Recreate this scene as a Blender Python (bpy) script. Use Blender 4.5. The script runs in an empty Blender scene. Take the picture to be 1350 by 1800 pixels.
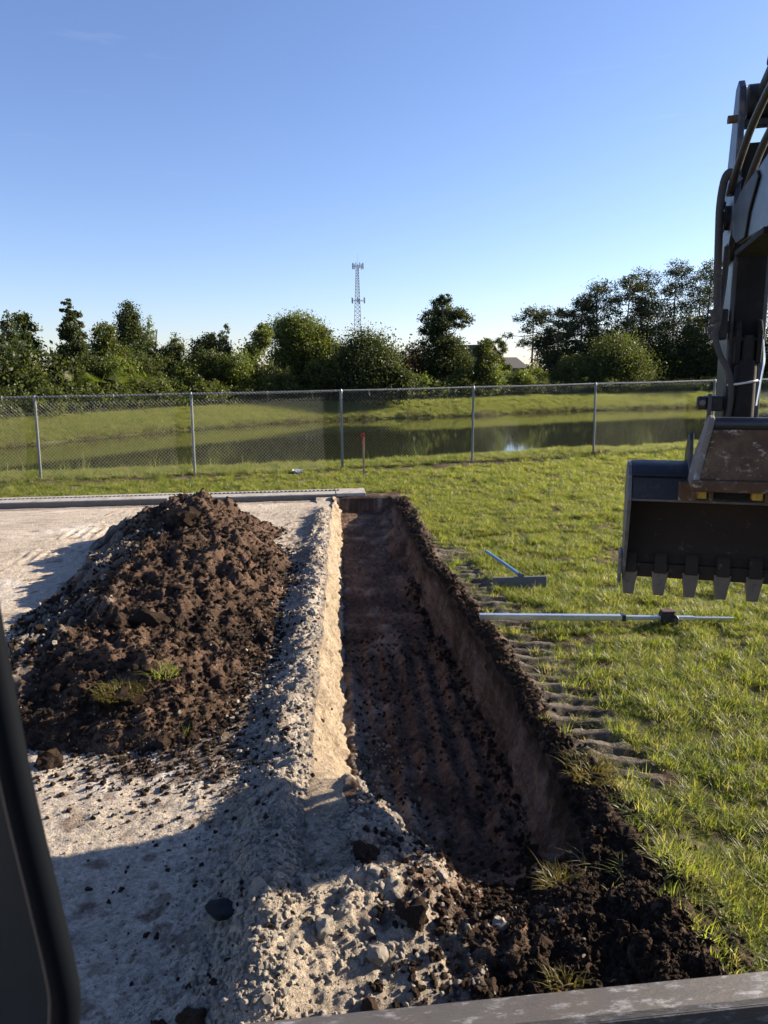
import bpy, bmesh, math, random
import numpy as np
from mathutils import Vector, Matrix, Quaternion

random.seed(7)
RNG = np.random.default_rng(11)
SC = bpy.context.scene
COL = SC.collection
R = math.radians

# ------------------------------------------------------------------ camera, sky, sun, exposure
CAM_H = 2.25
cam_d = bpy.data.cameras.new('camera')
cam = bpy.data.objects.new('camera', cam_d)
COL.objects.link(cam)
cam_d.sensor_fit = 'VERTICAL'
cam_d.sensor_height = 36.0
cam_d.sensor_width = 27.0
cam_d.lens = 36.0 * 1280 / 1800
cam_d.clip_start = 0.05
cam_d.clip_end = 6000
cam_d.dof.use_dof = True
cam_d.dof.focus_distance = 8.5
cam_d.dof.aperture_fstop = 10
PITCH = math.atan(247 / 1280)
fw = Vector((0, math.cos(PITCH), -math.sin(PITCH)))
rt0 = Vector((1, 0, 0)); up0 = Vector((0, math.sin(PITCH), math.cos(PITCH)))
ROLL = 0.010
rt = rt0 * math.cos(ROLL) - up0 * math.sin(ROLL)
up = up0 * math.cos(ROLL) + rt0 * math.sin(ROLL)
M = Matrix((rt, up, -fw)).transposed().to_4x4()
M.translation = Vector((0, 0, CAM_H))
cam.matrix_world = M
SC.camera = cam

SUN_AZ = R(68)      # clockwise from +Y (straight ahead) towards +X (right)
SUN_EL = R(22)
world = bpy.data.worlds.new('World')
SC.world = world
world.use_nodes = True
wn = world.node_tree.nodes; wl = world.node_tree.links
bg = wn['Background']
sky = wn.new('ShaderNodeTexSky')
sky.sky_type = 'NISHITA'
sky.sun_disc = False
sky.sun_elevation = SUN_EL
sky.sun_rotation = SUN_AZ
sky.air_density = 1.0
sky.dust_density = 0.3
sky.ozone_density = 3.5
sky.altitude = 0
wb = wn.new('ShaderNodeMix'); wb.data_type = 'RGBA'; wb.blend_type = 'MULTIPLY'; wb.inputs[0].default_value = 1.0
wb.inputs[7].default_value = (1.03, 0.955, 1.09, 1)      # the camera's cool white balance, the same all over the sky
tc = wn.new('ShaderNodeTexCoord'); mpw = wn.new('ShaderNodeMapping'); mpw.inputs['Scale'].default_value = (3.0, 3.0, 26.0)
wl.new(tc.outputs['Generated'], mpw.inputs[0])
nzw = wn.new('ShaderNodeTexNoise'); nzw.inputs['Scale'].default_value = 1.6; nzw.inputs['Detail'].default_value = 7; nzw.inputs['Roughness'].default_value = 0.6
wl.new(mpw.outputs[0], nzw.inputs['Vector'])
rpw = wn.new('ShaderNodeValToRGB'); rpw.color_ramp.elements[0].position = 0.64; rpw.color_ramp.elements[1].position = 0.85
rpw.color_ramp.elements[1].color = (0.10, 0.10, 0.10, 1); wl.new(nzw.outputs[0], rpw.inputs[0])
cl = wn.new('ShaderNodeMix'); cl.data_type = 'RGBA'; cl.inputs[7].default_value = (5.6, 5.9, 6.2, 1)
wl.new(rpw.outputs[0], cl.inputs[0]); wl.new(sky.outputs[0], cl.inputs[6])
wl.new(cl.outputs[2], wb.inputs[6]); wl.new(wb.outputs[2], bg.inputs[0])
bg.inputs[1].default_value = 0.066

sun_d = bpy.data.lights.new('sun', 'SUN')
sun_d.energy = 5.0
sun_d.angle = R(0.53)
sun_d.color = (1.0, 0.86, 0.68)
sun = bpy.data.objects.new('sun', sun_d)
COL.objects.link(sun)
sdir = Vector((math.cos(SUN_EL) * math.sin(SUN_AZ), math.cos(SUN_EL) * math.cos(SUN_AZ), math.sin(SUN_EL)))
sun.rotation_euler = (-sdir).to_track_quat('-Z', 'Y').to_euler()
sun.location = (30, 12, 20)

SC.render.engine = 'CYCLES'
SC.view_settings.view_transform = 'Standard'
SC.view_settings.look = 'None'
SC.view_settings.gamma = 1
SC.view_settings.use_curve_mapping = False
SC.view_settings.exposure = 1.55
SC.cycles.max_bounces = 8
SC.cycles.transparent_max_bounces = 8

# ------------------------------------------------------------------ noise
_perm = np.random.default_rng(3).permutation(256).astype(np.int64)
_perm = np.concatenate([_perm, _perm, _perm])
_ang = np.random.default_rng(4).uniform(0, 2 * np.pi, 256)
_gx, _gy = np.cos(_ang), np.sin(_ang)
_rv = np.random.default_rng(5).uniform(0, 1, (256, 3))

def perlin(x, y, seed=0):
    x = np.asarray(x, float) + seed * 17.31; y = np.asarray(y, float) + seed * 9.77
    xi = np.floor(x); yi = np.floor(y)
    fx = x - xi; fy = y - yi
    xi = xi.astype(np.int64) & 255; yi = yi.astype(np.int64) & 255
    def gr(ix, iy, dx, dy):
        h = _perm[_perm[ix & 255] + (iy & 255)]
        return _gx[h] * dx + _gy[h] * dy
    u = fx * fx * fx * (fx * (fx * 6 - 15) + 10); v = fy * fy * fy * (fy * (fy * 6 - 15) + 10)
    a = gr(xi, yi, fx, fy); b = gr(xi + 1, yi, fx - 1, fy)
    c = gr(xi, yi + 1, fx, fy - 1); d = gr(xi + 1, yi + 1, fx - 1, fy - 1)
    return ((a * (1 - u) + b * u) * (1 - v) + (c * (1 - u) + d * u) * v) * 1.5

def fbm(x, y, sc, octv=4, seed=0, gain=0.5):
    s = 0; a = 1
    for o in range(octv):
        s = s + a * perlin(x / sc, y / sc, seed + o * 3)
        a *= gain; sc *= 0.5
    return s

def lumps(x, y, sc, seed=0, fill=0.8):
    """rounded lumps of uneven size: height in units of sc"""
    x = np.asarray(x, float) / sc + seed * 5.3; y = np.asarray(y, float) / sc + seed * 7.9
    xi = np.floor(x).astype(np.int64); yi = np.floor(y).astype(np.int64)
    best = np.zeros_like(x)
    for dx in (-1, 0, 1):
        for dy in (-1, 0, 1):
            cx = xi + dx; cy = yi + dy
            h = _perm[_perm[cx & 255] + (cy & 255)]
            r = _rv[h]
            px = cx + r[:, 0] if x.ndim == 1 else cx + _rv[h][..., 0]
            py = cy + r[:, 1] if x.ndim == 1 else cy + _rv[h][..., 1]
            rad = 0.2 + 0.5 * (r[:, 2] if x.ndim == 1 else _rv[h][..., 2])
            d2 = (x - px) ** 2 + (y - py) ** 2
            best = np.maximum(best, np.sqrt(np.maximum(0, rad * rad - d2)) * fill)
    return best

def sm(a, b, x):
    t = np.clip((x - a) / (b - a), 0, 1)
    return t * t * (3 - 2 * t)

def L3(*c): return np.array(c, float)

# ------------------------------------------------------------------ the lie of the land
PX = np.array([-60, -13.5, -10.45, -7.42, -4.23, -0.96, 2.22, 5.61, 9.22, 12.5, 60.])
PY = np.array([6.5, 14.5, 15.05, 15.63, 16.19, 16.91, 18.17, 19.39, 20.49, 21.5, 36.])
def fence_y(x): return np.interp(x, PX, PY)
SX = np.array([-600, -40, -26, -18.73, -16.63, -12.42, -8., -3.07, 7.02, 16.12, 28.1, 60, 600])
SY = np.array([-300, 4, 25, 35.56, 39.2, 46.0, 50.6, 53.8, 57.8, 63.0, 66.5, 74, 200])
def shore_y(x): return np.interp(x, SX, SY) + 0.5 * perlin(x / 5.0, x * 0, 21) + 0.2 * perlin(x / 1.1, x * 0, 22)
WATER = -1.25

def lip_l(y): return -0.22 - 0.0545 * y + 0.026 * perlin(y / 0.55, y * 0 + 3, 31) + 0.014 * perlin(y / 0.12, y * 0, 32) + 0.008 * perlin(y / 0.04, y * 0, 35)
def foot_l(y): return 0.015 - 0.0615 * y
RY = np.array([2.0, 2.65, 3.0, 3.75, 4.9, 6.24, 8.0, 10.3, 12.9, 20])
RX = np.array([0.87, 0.90, 0.94, 0.94, 0.88, 0.75, 0.52, 0.355, 0.15, -0.3])
def lip_r(y): return np.interp(y, RY, RX) + 0.03 * perlin(y / 0.4, y * 0 + 9, 33) + 0.015 * perlin(y / 0.1, y * 0, 34)
def foot_r(y): return np.interp(y, RY, RX) - 0.06 - 0.10 * (1 - sm(2.8, 4.6, y))
def floor_z(y): return np.interp(y, [2.35, 2.75, 3.2, 3.75, 4.6, 7, 10, 13.0], [0.03, -0.04, -0.26, -0.46, -0.54, -0.55, -0.42, -0.25])
T0, T1 = 2.4, 13.15     # trench runs between these

def base_z(x, y):
    z = np.zeros_like(x)
    d = y - fence_y(x)
    near = np.interp(d, [-0.3, 0.2, 1.6, 2.4, 4.6, 7.0], [0, 0.03, 0.0, -0.28, -1.45, -2.0])
    ds = y - shore_y(x)
    far = np.interp(ds, [-4, -0.5, 0, 0.15, 3.2, 5, 9], [-2.0, -1.5, -1.24, -1.12, -0.32, -0.1, -0.05])
    z = np.maximum(near, np.where(d > 1.6, far, -9))
    z = z + np.where(d > -8, 0.05 * fbm(x, y, 2.3, 3, 40), 0.03 * fbm(x, y, 1.6, 3, 41)) * sm(-0.6, 1.2, np.abs(x - lip_r(y))) * (x > 0)
    return z

def zones(x, y):
    """weights of limestone, soil, turf and the height"""
    z = base_z(x, y)
    n1 = fbm(x, y, 0.45, 4, 1); n2 = fbm(x, y, 0.16, 3, 2)
    ll, lr = lip_l(y), lip_r(y); fl, fr = foot_l(y), foot_r(y)
    inlen = sm(T0 - 0.1, T0 + 0.3, y) * (1 - sm(T1 - 0.1, T1 + 0.02, y))
    kerb_back = 14.02 + 0.115 * x
    # --- masks
    lime = (1 - sm(-0.06, 0.02, x - ll - 0.0)) * (1 - sm(-0.5, -0.3, y - kerb_back))
    turf = np.maximum(sm(0.0, 0.22, x - lr - 0.18 + 0.12 * n1 - 0.15 * (1 - sm(2, 4, y)) * 0), sm(-0.45, -0.3, y - kerb_back))
    # soil spread on the right of the trench: ridge, tracked strip, spill at the near end
    mid = sm(3.5, 4.4, y) * (1 - sm(9.0, 10.5, y))
    berm_w = 0.27 - 0.10 * mid + 0.08 * n1 + 0.34 * (1 - sm(2.5, 3.4, y)) * (x > 0)
    u = (x - lr)
    berm = sm(-0.02, 0.06, u) * (1 - sm(berm_w * 0.55, berm_w * 1.15, u)) * (1 - sm(T1 - 0.9, T1 + 0.2, y)) * sm(0.6, 1.4, y)
    track = sm(0.14, 0.22, u + 0.04 * n1) * (1 - sm(0.54, 0.68, u + 0.10 * n1)) * sm(3.2, 3.9, y) * (1 - sm(9.0, 10.5, y)) * np.clip(1.05 + 0.45 * fbm(x, y, 0.8, 2, 44), 0, 1)
    soil = np.clip(berm, 0, 1)
    # bare soil along the fence and worn spots in the lawn
    dfy = y - fence_y(x)
    strip = np.exp(-((dfy + 0.38 + 0.18 * n1) / 0.30) ** 2) * np.clip(0.95 + 0.9 * n1, 0, 1) * (x < 4.8)
    mulch = np.exp(-(((x - 2.3) / 0.95) ** 2 + ((dfy + 0.55) / 0.28) ** 2)) * 1.3
    spots = 0
    for sx, sy, rx, ry in ((2.0, 10.9, .55, .12), (2.9, 8.9, .5, .12), (1.35, 9.6, .45, .14), (1.1, 10.7, .5, .13), (3.6, 6.1, .5, .1),
                           (1.6, 6.95, .35, .2), (1.55, 5.7, .3, .35), (2.3, 12.4, .5, .1), (4.6, 9.9, .6, .12), (2.2, 4.3, .25, .35), (1.75, 3.5, .2, .4)):
        spots = spots + np.exp(-(((x - sx) / rx) ** 2 + ((y - sy) / ry) ** 2))
    wear = np.clip(spots * (0.9 + 1.2 * n2), 0, 1) + sm(0.42, 0.8, n1 + 0.35 * n2)
    bare = np.clip(strip + mulch + 0.8 * wear, 0, 1) * turf
    # --- heights
    wall_t = np.clip((x - ll) / np.maximum(fl - ll, 0.02), 0, 1)           # 0 lip .. 1 foot
    fz = floor_z(y) + 0.0
    groove = 0.026 * (0.8 + 0.8 * n1) * np.cos((x + 0.05 * y) / 0.172 * 2 * np.pi) * sm(3.2, 4.0, y) * (1 - sm(6.2, 7.6, y))
    fz = fz + groove + 0.018 * n1 + 0.03 * lumps(x, y, 0.14, 3) * (0.3 + 0.9 * (1 - sm(4.0, 6.5, y)))
    # debris at the foot of the left wall and the heap that closes the near end
    deb = 0.50 * (1 - sm(3.2, 4.4, y)) * (1 - sm(-0.25, 0.42, x - 0.1 * n1)) + 0.14 * (1 - sm(0.02, 0.22, x - fl + 0.05 * n2)) * (1 - sm(5.2, 7.5, y + n1))
    deb_r = 0.16 * (1 - sm(0.0, 0.22 + 0.1 * n1, fr - x + 0.06 * n2)) * np.clip(0.55 + 1.1 * fbm(x, y, 0.7, 3, 45), 0, 1.3)
    fz = fz + deb * inlen + deb_r * inlen * sm(0.05, 0.3, x - fl)
    twr = np.clip((x - fr) / np.maximum(lr - fr, 0.02), 0, 1)
    inside = (x > ll) & (x < lr)
    fz = np.minimum(fz, 0.12)
    tz = np.where(wall_t < 1, fz * (wall_t ** 0.85), np.where(twr > 0, fz * (1 - twr ** 1.6), fz))
    z = np.where(inside, z * (1 - inlen) + tz * inlen, z)
    edge_l = ll - x
    ridge_l = (0.105 + 0.05 * n1) * np.exp(-((edge_l - 0.13) / 0.17) ** 2) * (x <= ll) * sm(1.4, 2.2, y) * (1 - sm(11.3, 12.4, y))
    ridge_l = ridge_l + np.where((x > ll), (0.105 + 0.05 * n1) * np.exp(-(0.13 / 0.17) ** 2) * np.clip(1 - wall_t * 1.3, 0, 1), 0) * inlen * (x < fl)
    ridge_l = ridge_l + (x > ll) * (1 - inlen) * (0.105 + 0.05 * n1) * np.exp(-((x - ll + 0.13) / 0.17) ** 2) * sm(1.4, 2.2, y) * (1 - sm(11.3, 12.4, y))
    z = z + ridge_l
    rr = (0.085 + 0.06 * n1) * np.exp(-((u - (0.18 - 0.09 * mid)) / (0.19 - 0.08 * mid)) ** 2) * (u >= 0) * sm(1.0, 2.0, y) * (1 - sm(T1 - 0.7, T1, y))
    rr = rr + np.where((u < 0) & (u > -0.14), (0.085 + 0.06 * n1) * np.exp(-((0.18 - 0.09 * mid) / (0.19 - 0.08 * mid)) ** 2) * twr, 0) * inlen
    z = z + rr
    # near spill: limestone on the left, soil on the right
    heap_l = 0.13 * np.exp(-(((x + 0.05) / 0.42) ** 2 + ((y - 2.35) / 0.42) ** 2)) + 0.10 * np.exp(-(((x + 0.45) / 0.3) ** 2 + ((y - 2.6) / 0.8) ** 2))
    heap_r = 0.12 * np.exp(-(((x - 0.75) / 0.5) ** 2 + ((y - 2.3) / 0.4) ** 2))
    z = z + heap_l + heap_r
    # surface relief
    nearw = 1 - sm(10, 16, y)
    trench = inside * inlen
    dirtw = np.clip(soil + trench * sm(0.9, 1.0, wall_t) + sm(0.15, 0.4, heap_r / 0.12) * (x > 0.2), 0, 1)
    limespill = np.clip(np.exp(-((edge_l - 0.2) / 0.22) ** 2) * ((x <= ll) + (x > ll) * (1 - inlen)) + heap_l * 6, 0, 1) * (1 - sm(11, 12.5, y))
    rg = np.abs(fbm(x, y, 0.17, 4, 16)); rg2 = np.abs(fbm(x, y, 0.05, 2, 17))
    z = z + dirtw * nearw * (0.020 * lumps(x, y, 0.13, 5) * sm(0.0, 0.5, n1 + 0.2) + 0.006 * lumps(x, y, 0.05, 6) + 0.034 * n2 + 0.05 * (0.4 - rg) + 0.026 * (0.3 - rg2)) * np.where(trench > 0.5, 0.4, 1.0)
    z = z + limespill * nearw * (0.012 * lumps(x, y, 0.09, 7) * sm(0.15, 0.6, n1 + 0.1) + (0.026 * n2 + 0.030 * (0.4 - rg) + 0.009 * (0.3 - rg2)) * np.where(heap_l > 0.02, 0.85, 1.0))
    pad = lime * (1 - limespill)
    tread = np.zeros_like(x)
    for (tx, ty, an, wd) in ((-4.6, 10.2, 0.12, 0.34), (-4.4, 9.0, 0.12, 0.34), (-1.0, 9.2, 0.9, 0.3)):
        ca, sa = math.cos(an), math.sin(an)
        a = (x - tx) * ca + (y - ty) * sa; b = -(x - tx) * sa + (y - ty) * ca
        tread = tread + np.exp(-(b / wd) ** 4) * (np.sin(a / 0.155 * 2 * np.pi) > 0.1) * (np.abs(a) < 2.6)
    z = z + pad * nearw * (0.009 * n1 + 0.007 * fbm(x, y, 0.09, 3, 12) + 0.006 * lumps(x, y, 0.045, 9) * sm(-0.1, 0.6, n1) + 0.010 * rg2 + 0.014 * tread)
    z = z - 0.05 * np.exp(-((y - (13.2 + 0.115 * x)) / 0.35) ** 2) * lime * (x < ll - 0.3)
    q0_berm = np.clip(berm, 0, 1)
    cleat = sm(-0.3, 0.3, np.sin((y + 0.12 * x) / 0.17 * 2 * np.pi)) * track * (1 - 0.5 * q0_berm)
    z = z - 0.05 * cleat + 0.018 * track + turf * nearw * (0.012 * n2 + 0.02 * n1)
    return dict(z=z, lime=lime, turf=turf, soil=dirtw, bare=bare, trench=trench, wall_t=wall_t, twr=twr, limespill=limespill,
                n1=n1, n2=n2, track=track, heap_l=heap_l, heap_r=heap_r, inlen=inlen, ll=ll, lr=lr, fl=fl, fr=fr, deb=deb, tread=tread, dfy=dfy, berm=berm)

def ground_z(x, y):
    x = np.atleast_1d(np.asarray(x, float)); y = np.atleast_1d(np.asarray(y, float))
    return zones(x, y)['z']

def mix(a, b, w): return a * (1 - w[..., None]) + b * w[..., None]

def ground_col(x, y, q):
    n1, n2 = q['n1'], q['n2']
    nf = fbm(x, y, 0.05, 2, 14); big = fbm(x, y, 1.3, 3, 15)
    lime = L3(0.53, 0.455, 0.365) * (1 + 0.16 * big + 0.16 * n2 + 0.10 * n1)[..., None]
    lime = mix(lime, L3(0.64, 0.59, 0.52) + 0 * lime, sm(0.25, 0.7, big + 0.3 * n1) * 0.8)
    soil = mix(L3(0.044, 0.029, 0.020) + 0 * lime, L3(0.108, 0.071, 0.049) + 0 * lime, np.clip(0.5 + 0.7 * n1 + 0.4 * n2, 0, 1))
    grass = mix(L3(0.080, 0.074, 0.028) + 0 * lime, L3(0.135, 0.138, 0.046) + 0 * lime, np.clip(0.5 + 0.6 * n1 + 0.5 * nf, 0, 1))
    c = mix(soil, lime, q['lime'])
    # dark crumbs and stained places on the pad, soil mixed into the left ridge
    apron = np.exp(-(((x + 1.35) / 0.55) ** 2 + ((y - 4.0) / 0.35) ** 2)) + np.exp(-(((x + 0.95) / 0.35) ** 2 + ((y - 5.2) / 1.1) ** 2)) + 0.8 * np.exp(-(((x + 1.1) / 0.4) ** 2 + ((y - 8.5) / 1.6) ** 2))
    foot_k = np.exp(-((y - (13.05 + 0.115 * x)) / 0.13) ** 2) * (x < q['ll'] - 0.2) * (0.8 + n1)  # darker band along the foot of the kerb
    stain = np.clip(sm(0.40, 0.8, n2 + 0.5 * nf) * (0.30 + 0.5 * sm(-2.6, -0.6, x) * (1 - sm(9, 11, y))) + sm(0.25, 0.75, apron + 0.8 * n2 + 0.5 * n1 - 0.1) + foot_k, 0, 1) * q['lime'] * 0.85
    mixed = q['limespill'] * sm(-0.15, 0.55, n1 + 0.7 * n2) * 0.72
    c = mix(c, soil * 1.3, np.clip(stain + mixed, 0, 1))
    c = mix(c, L3(0.37, 0.325, 0.27) + 0 * lime, q['limespill'] * 0.5)
    c = mix(c, grass, q['turf'] * (1 - q['bare']))
    c = mix(c, soil * 1.05, np.clip(q['bare'] * 1.1, 0, 1))
    c = mix(c, soil, np.clip(q['soil'] * (q['heap_l'] < 0.05), 0, 1) * (q['trench'] < 0.5))
    c = mix(c, mix(L3(0.10, 0.082, 0.062) + 0 * lime, L3(0.185, 0.158, 0.125) + 0 * lime, np.clip(0.5 + n1 + n2, 0, 1)), np.clip(q['track'] * 0.95 * (1 - q['berm']), 0, 1))
    # trench: pale compacted left wall, brown right wall with a red tint, dark floor
    tr = q['trench']
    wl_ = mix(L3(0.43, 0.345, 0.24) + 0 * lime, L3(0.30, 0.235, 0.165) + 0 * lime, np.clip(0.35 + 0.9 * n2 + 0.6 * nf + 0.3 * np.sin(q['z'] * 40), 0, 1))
    fl_ = mix(L3(0.080, 0.052, 0.037) + 0 * lime, L3(0.205, 0.130, 0.092) + 0 * lime, np.clip(0.45 + 0.7 * n1 + 0.4 * nf, 0, 1))
    pale = np.clip(np.exp(-(((x + 0.2) / 0.22) ** 2 + ((y - 5.6) / 0.5) ** 2)) * (0.7 + n2 * 1.5), 0, 1)
    fl_ = mix(fl_, L3(0.27, 0.19, 0.15) + 0 * lime, pale)
    fl_ = mix(fl_, L3(0.40, 0.34, 0.27) + 0 * lime, np.clip((q['deb'] * 3.2) * (0.55 + 1.1 * n1 + 0.8 * n2), 0, 0.9))
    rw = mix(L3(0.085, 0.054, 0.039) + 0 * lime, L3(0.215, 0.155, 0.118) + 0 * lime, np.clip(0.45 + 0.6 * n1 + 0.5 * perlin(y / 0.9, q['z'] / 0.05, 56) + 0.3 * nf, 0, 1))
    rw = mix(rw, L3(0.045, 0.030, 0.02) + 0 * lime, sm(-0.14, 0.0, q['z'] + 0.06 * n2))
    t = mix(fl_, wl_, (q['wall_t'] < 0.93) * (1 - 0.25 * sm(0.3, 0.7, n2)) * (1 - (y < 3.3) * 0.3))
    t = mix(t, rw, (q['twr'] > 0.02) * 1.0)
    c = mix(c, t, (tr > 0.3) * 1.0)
    c = mix(c, L3(0.44, 0.37, 0.285) + 0 * lime, np.clip(q['heap_l'] * 9 - 0.25 + 0.8 * n1 + 0.5 * n2, 0, 1) * (1 - sm(0.2, 0.5, x + 0.3 * n1)) * 0.85)
    # pond bed and banks
    d = q['dfy']
    c = mix(c, L3(0.06, 0.055, 0.025) + 0 * lime, sm(-0.95, -1.2, q['z']) * (d > 1))
    c = mix(c, L3(0.105, 0.125, 0.042) + 0 * lime, ((d > 5) * sm(-1.1, -0.9, q['z'])) * 0.8)
    c = mix(c, L3(0.03, 0.03, 0.015) + 0 * lime, (y > shore_y(x) + 5.0) * 1.0)
    return np.clip(c * (1 + 0.14 * nf)[..., None], 0.005, 0.8)

# ------------------------------------------------------------------ mesh helpers
def new_obj(name, me, mat=None, parent=None):
    o = bpy.data.objects.new(name, me)
    COL.objects.link(o)
    if mat is not None and me is not None: me.materials.append(mat)
    if parent: o.parent = parent
    return o

def np_mesh(name, V, F, col=None, smooth=True):
    """F: (n,3) or (n,4) int array"""
    me = bpy.data.meshes.new(name)
    V = np.ascontiguousarray(V, np.float32); F = np.ascontiguousarray(F, np.int32)
    k = F.shape[1]
    me.vertices.add(len(V)); me.vertices.foreach_set('co', V.ravel())
    me.loops.add(F.size); me.loops.foreach_set('vertex_index', F.ravel())
    me.polygons.add(len(F))
    me.polygons.foreach_set('loop_start', np.arange(0, F.size, k, dtype=np.int32))
    me.polygons.foreach_set('loop_total', np.full(len(F), k, np.int32))
    me.polygons.foreach_set('use_smooth', np.full(len(F), smooth))
    me.update(calc_edges=True)
    if col is not None:
        a = me.attributes.new('col', 'FLOAT_COLOR', 'POINT')
        a.data.foreach_set('color', np.concatenate([col, np.ones((len(col), 1))], 1).astype(np.float32).ravel())
    return me

def grid_faces(nr, nc):
    i = np.arange(nr * nc).reshape(nr, nc)
    return np.stack([i[:-1, :-1], i[:-1, 1:], i[1:, 1:], i[1:, :-1]], -1).reshape(-1, 4)

def tag(o, label=None, cat=None, group=None, kind=None):
    if label: o['label'] = label
    if cat: o['category'] = cat
    if group: o['group'] = group
    if kind: o['kind'] = kind
    return o

def empty(name, loc=(0, 0, 0), rz=0):
    o = bpy.data.objects.new(name, None); COL.objects.link(o)
    o.location = loc; o.rotation_euler = (0, 0, rz); o.empty_display_size = 0.2
    return o

class MB:
    def __init__(s): s.v = []; s.f = []
    def add(s, vs, fs):
        b = len(s.v); s.v += [tuple(v) for v in vs]; s.f += [tuple(i + b for i in f) for f in fs]; return s
    def box(s, lo, hi):
        (a, b, c), (d, e, f) = lo, hi
        return s.add([(a, b, c), (d, b, c), (d, e, c), (a, e, c), (a, b, f), (d, b, f), (d, e, f), (a, e, f)],
                     [(0, 3, 2, 1), (4, 5, 6, 7), (0, 1, 5, 4), (1, 2, 6, 5), (2, 3, 7, 6), (3, 0, 4, 7)])
    def prism(s, prof, x0, x1):
        """prof: list of (y,z), extruded along x"""
        n = len(prof)
        vs = [(x0, y, z) for y, z in prof] + [(x1, y, z) for y, z in prof]
        fs = [tuple(range(n)), tuple(range(2 * n - 1, n - 1, -1))] + [(i, i + n, (i + 1) % n + n, (i + 1) % n) for i in range(n)]
        return s.add(vs, fs)
    def sheet(s, prof, x0, x1, t):
        """open profile given thickness t (to the right of travel), extruded along x"""
        P = [Vector(p) for p in prof]; off = []
        for i, p in enumerate(P):
            d = (P[min(i + 1, len(P) - 1)] - P[max(i - 1, 0)]).normalized()
            off.append(p + Vector((d.y, -d.x)) * t)
        return s.prism([tuple(p) for p in P] + [tuple(p) for p in reversed(off)], x0, x1)
    def tube(s, path, r, n=10, caps=True):
        P = [Vector(p) for p in path]; rs = r if isinstance(r, (list, tuple)) else [r] * len(P)
        t0 = (P[1] - P[0]).normalized()
        a = t0.orthogonal().normalized()
        b0 = len(s.v)
        for i, p in enumerate(P):
            t = (P[min(i + 1, len(P) - 1)] - P[max(i - 1, 0)]).normalized()
            a = (a - t * a.dot(t)).normalized(); b = t.cross(a)
            for k in range(n):
                an = 2 * math.pi * k / n
                s.v.append(tuple(p + (a * math.cos(an) + b * math.sin(an)) * rs[i]))
        for i in range(len(P) - 1):
            for k in range(n):
                q = b0 + i * n
                s.f.append((q + k, q + (k + 1) % n, q + n + (k + 1) % n, q + n + k))
        if caps:
            s.f.append(tuple(b0 + k for k in reversed(range(n)))); s.f.append(tuple(b0 + (len(P) - 1) * n + k for k in range(n)))
        return s
    def build(s, name, mat, parent=None, bevel=0, smooth=False):
        me = bpy.data.meshes.new(name); me.from_pydata(s.v, [], s.f)
        bm = bmesh.new(); bm.from_mesh(me); bmesh.ops.recalc_face_normals(bm, faces=bm.faces); bm.to_mesh(me); bm.free()
        if smooth:
            me.polygons.foreach_set('use_smooth', np.full(len(me.polygons), True))
            me.set_sharp_from_angle(angle=R(40))
        me.update()
        o = new_obj(name, me, mat, parent)
        if bevel:
            m = o.modifiers.new('bevel', 'BEVEL'); m.width = bevel; m.segments = 2; m.limit_method = 'ANGLE'; m.angle_limit = R(35)
            m.harden_normals = False
        return o

def smooth_path(pts, n=8):
    P = [Vector(p) for p in pts]; out = []
    for i in range(len(P) - 1):
        p0, p1, p2, p3 = P[max(i - 1, 0)], P[i], P[i + 1], P[min(i + 2, len(P) - 1)]
        for k in range(n):
            t = k / n
            out.append(0.5 * ((2 * p1) + (p2 - p0) * t + (2 * p0 - 5 * p1 + 4 * p2 - p3) * t * t + (3 * p1 - p0 - 3 * p2 + p3) * t ** 3))
    return out + [P[-1]]

# ------------------------------------------------------------------ materials
class NT:
    def __init__(s, name):
        s.m = bpy.data.materials.new(name); s.m.use_nodes = True
        s.t = s.m.node_tree; s.n = s.t.nodes; s.p = s.n['Principled BSDF']; s.out = s.n['Material Output']
    def node(s, typ, **kw):
        x = s.n.new(typ)
        for k, v in kw.items(): setattr(x, k, v)
        return x
    def link(s, a, b): s.t.links.new(a, b)
    def noise(s, sc, det=6, rough=0.6, vec=None):
        x = s.node('ShaderNodeTexNoise'); x.inputs['Scale'].default_value = sc; x.inputs['Detail'].default_value = det; x.inputs['Roughness'].default_value = rough
        if vec is not None: s.link(vec, x.inputs['Vector'])
        return x
    def coord(s, which='Object'): return s.node('ShaderNodeTexCoord').outputs[which]
    def ramp(s, fac, stops):
        x = s.node('ShaderNodeValToRGB')
        while len(x.color_ramp.elements) < len(stops): x.color_ramp.elements.new(0.5)
        for e, (p, c) in zip(x.color_ramp.elements, stops): e.position = p; e.color = (*c, 1)
        s.link(fac, x.inputs[0]); return x
    def bump(s, h, strength, dist, prev=None):
        b = s.node('ShaderNodeBump'); b.inputs['Strength'].default_value = strength; b.inputs['Distance'].default_value = dist
        s.link(h, b.inputs['Height'])
        if prev is not None: s.link(prev, b.inputs['Normal'])
        return b.outputs[0]
    def mixc(s, a, b, fac, mode='MIX'):
        x = s.node('ShaderNodeMix', data_type='RGBA', blend_type=mode)
        if isinstance(fac, (int, float)): x.inputs[0].default_value = fac
        else: s.link(fac, x.inputs[0])
        for v, sock in ((a, x.inputs[6]), (b, x.inputs[7])):
            if isinstance(v, tuple): sock.default_value = (*v, 1)
            else: s.link(v, sock)
        return x.outputs[2]

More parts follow.
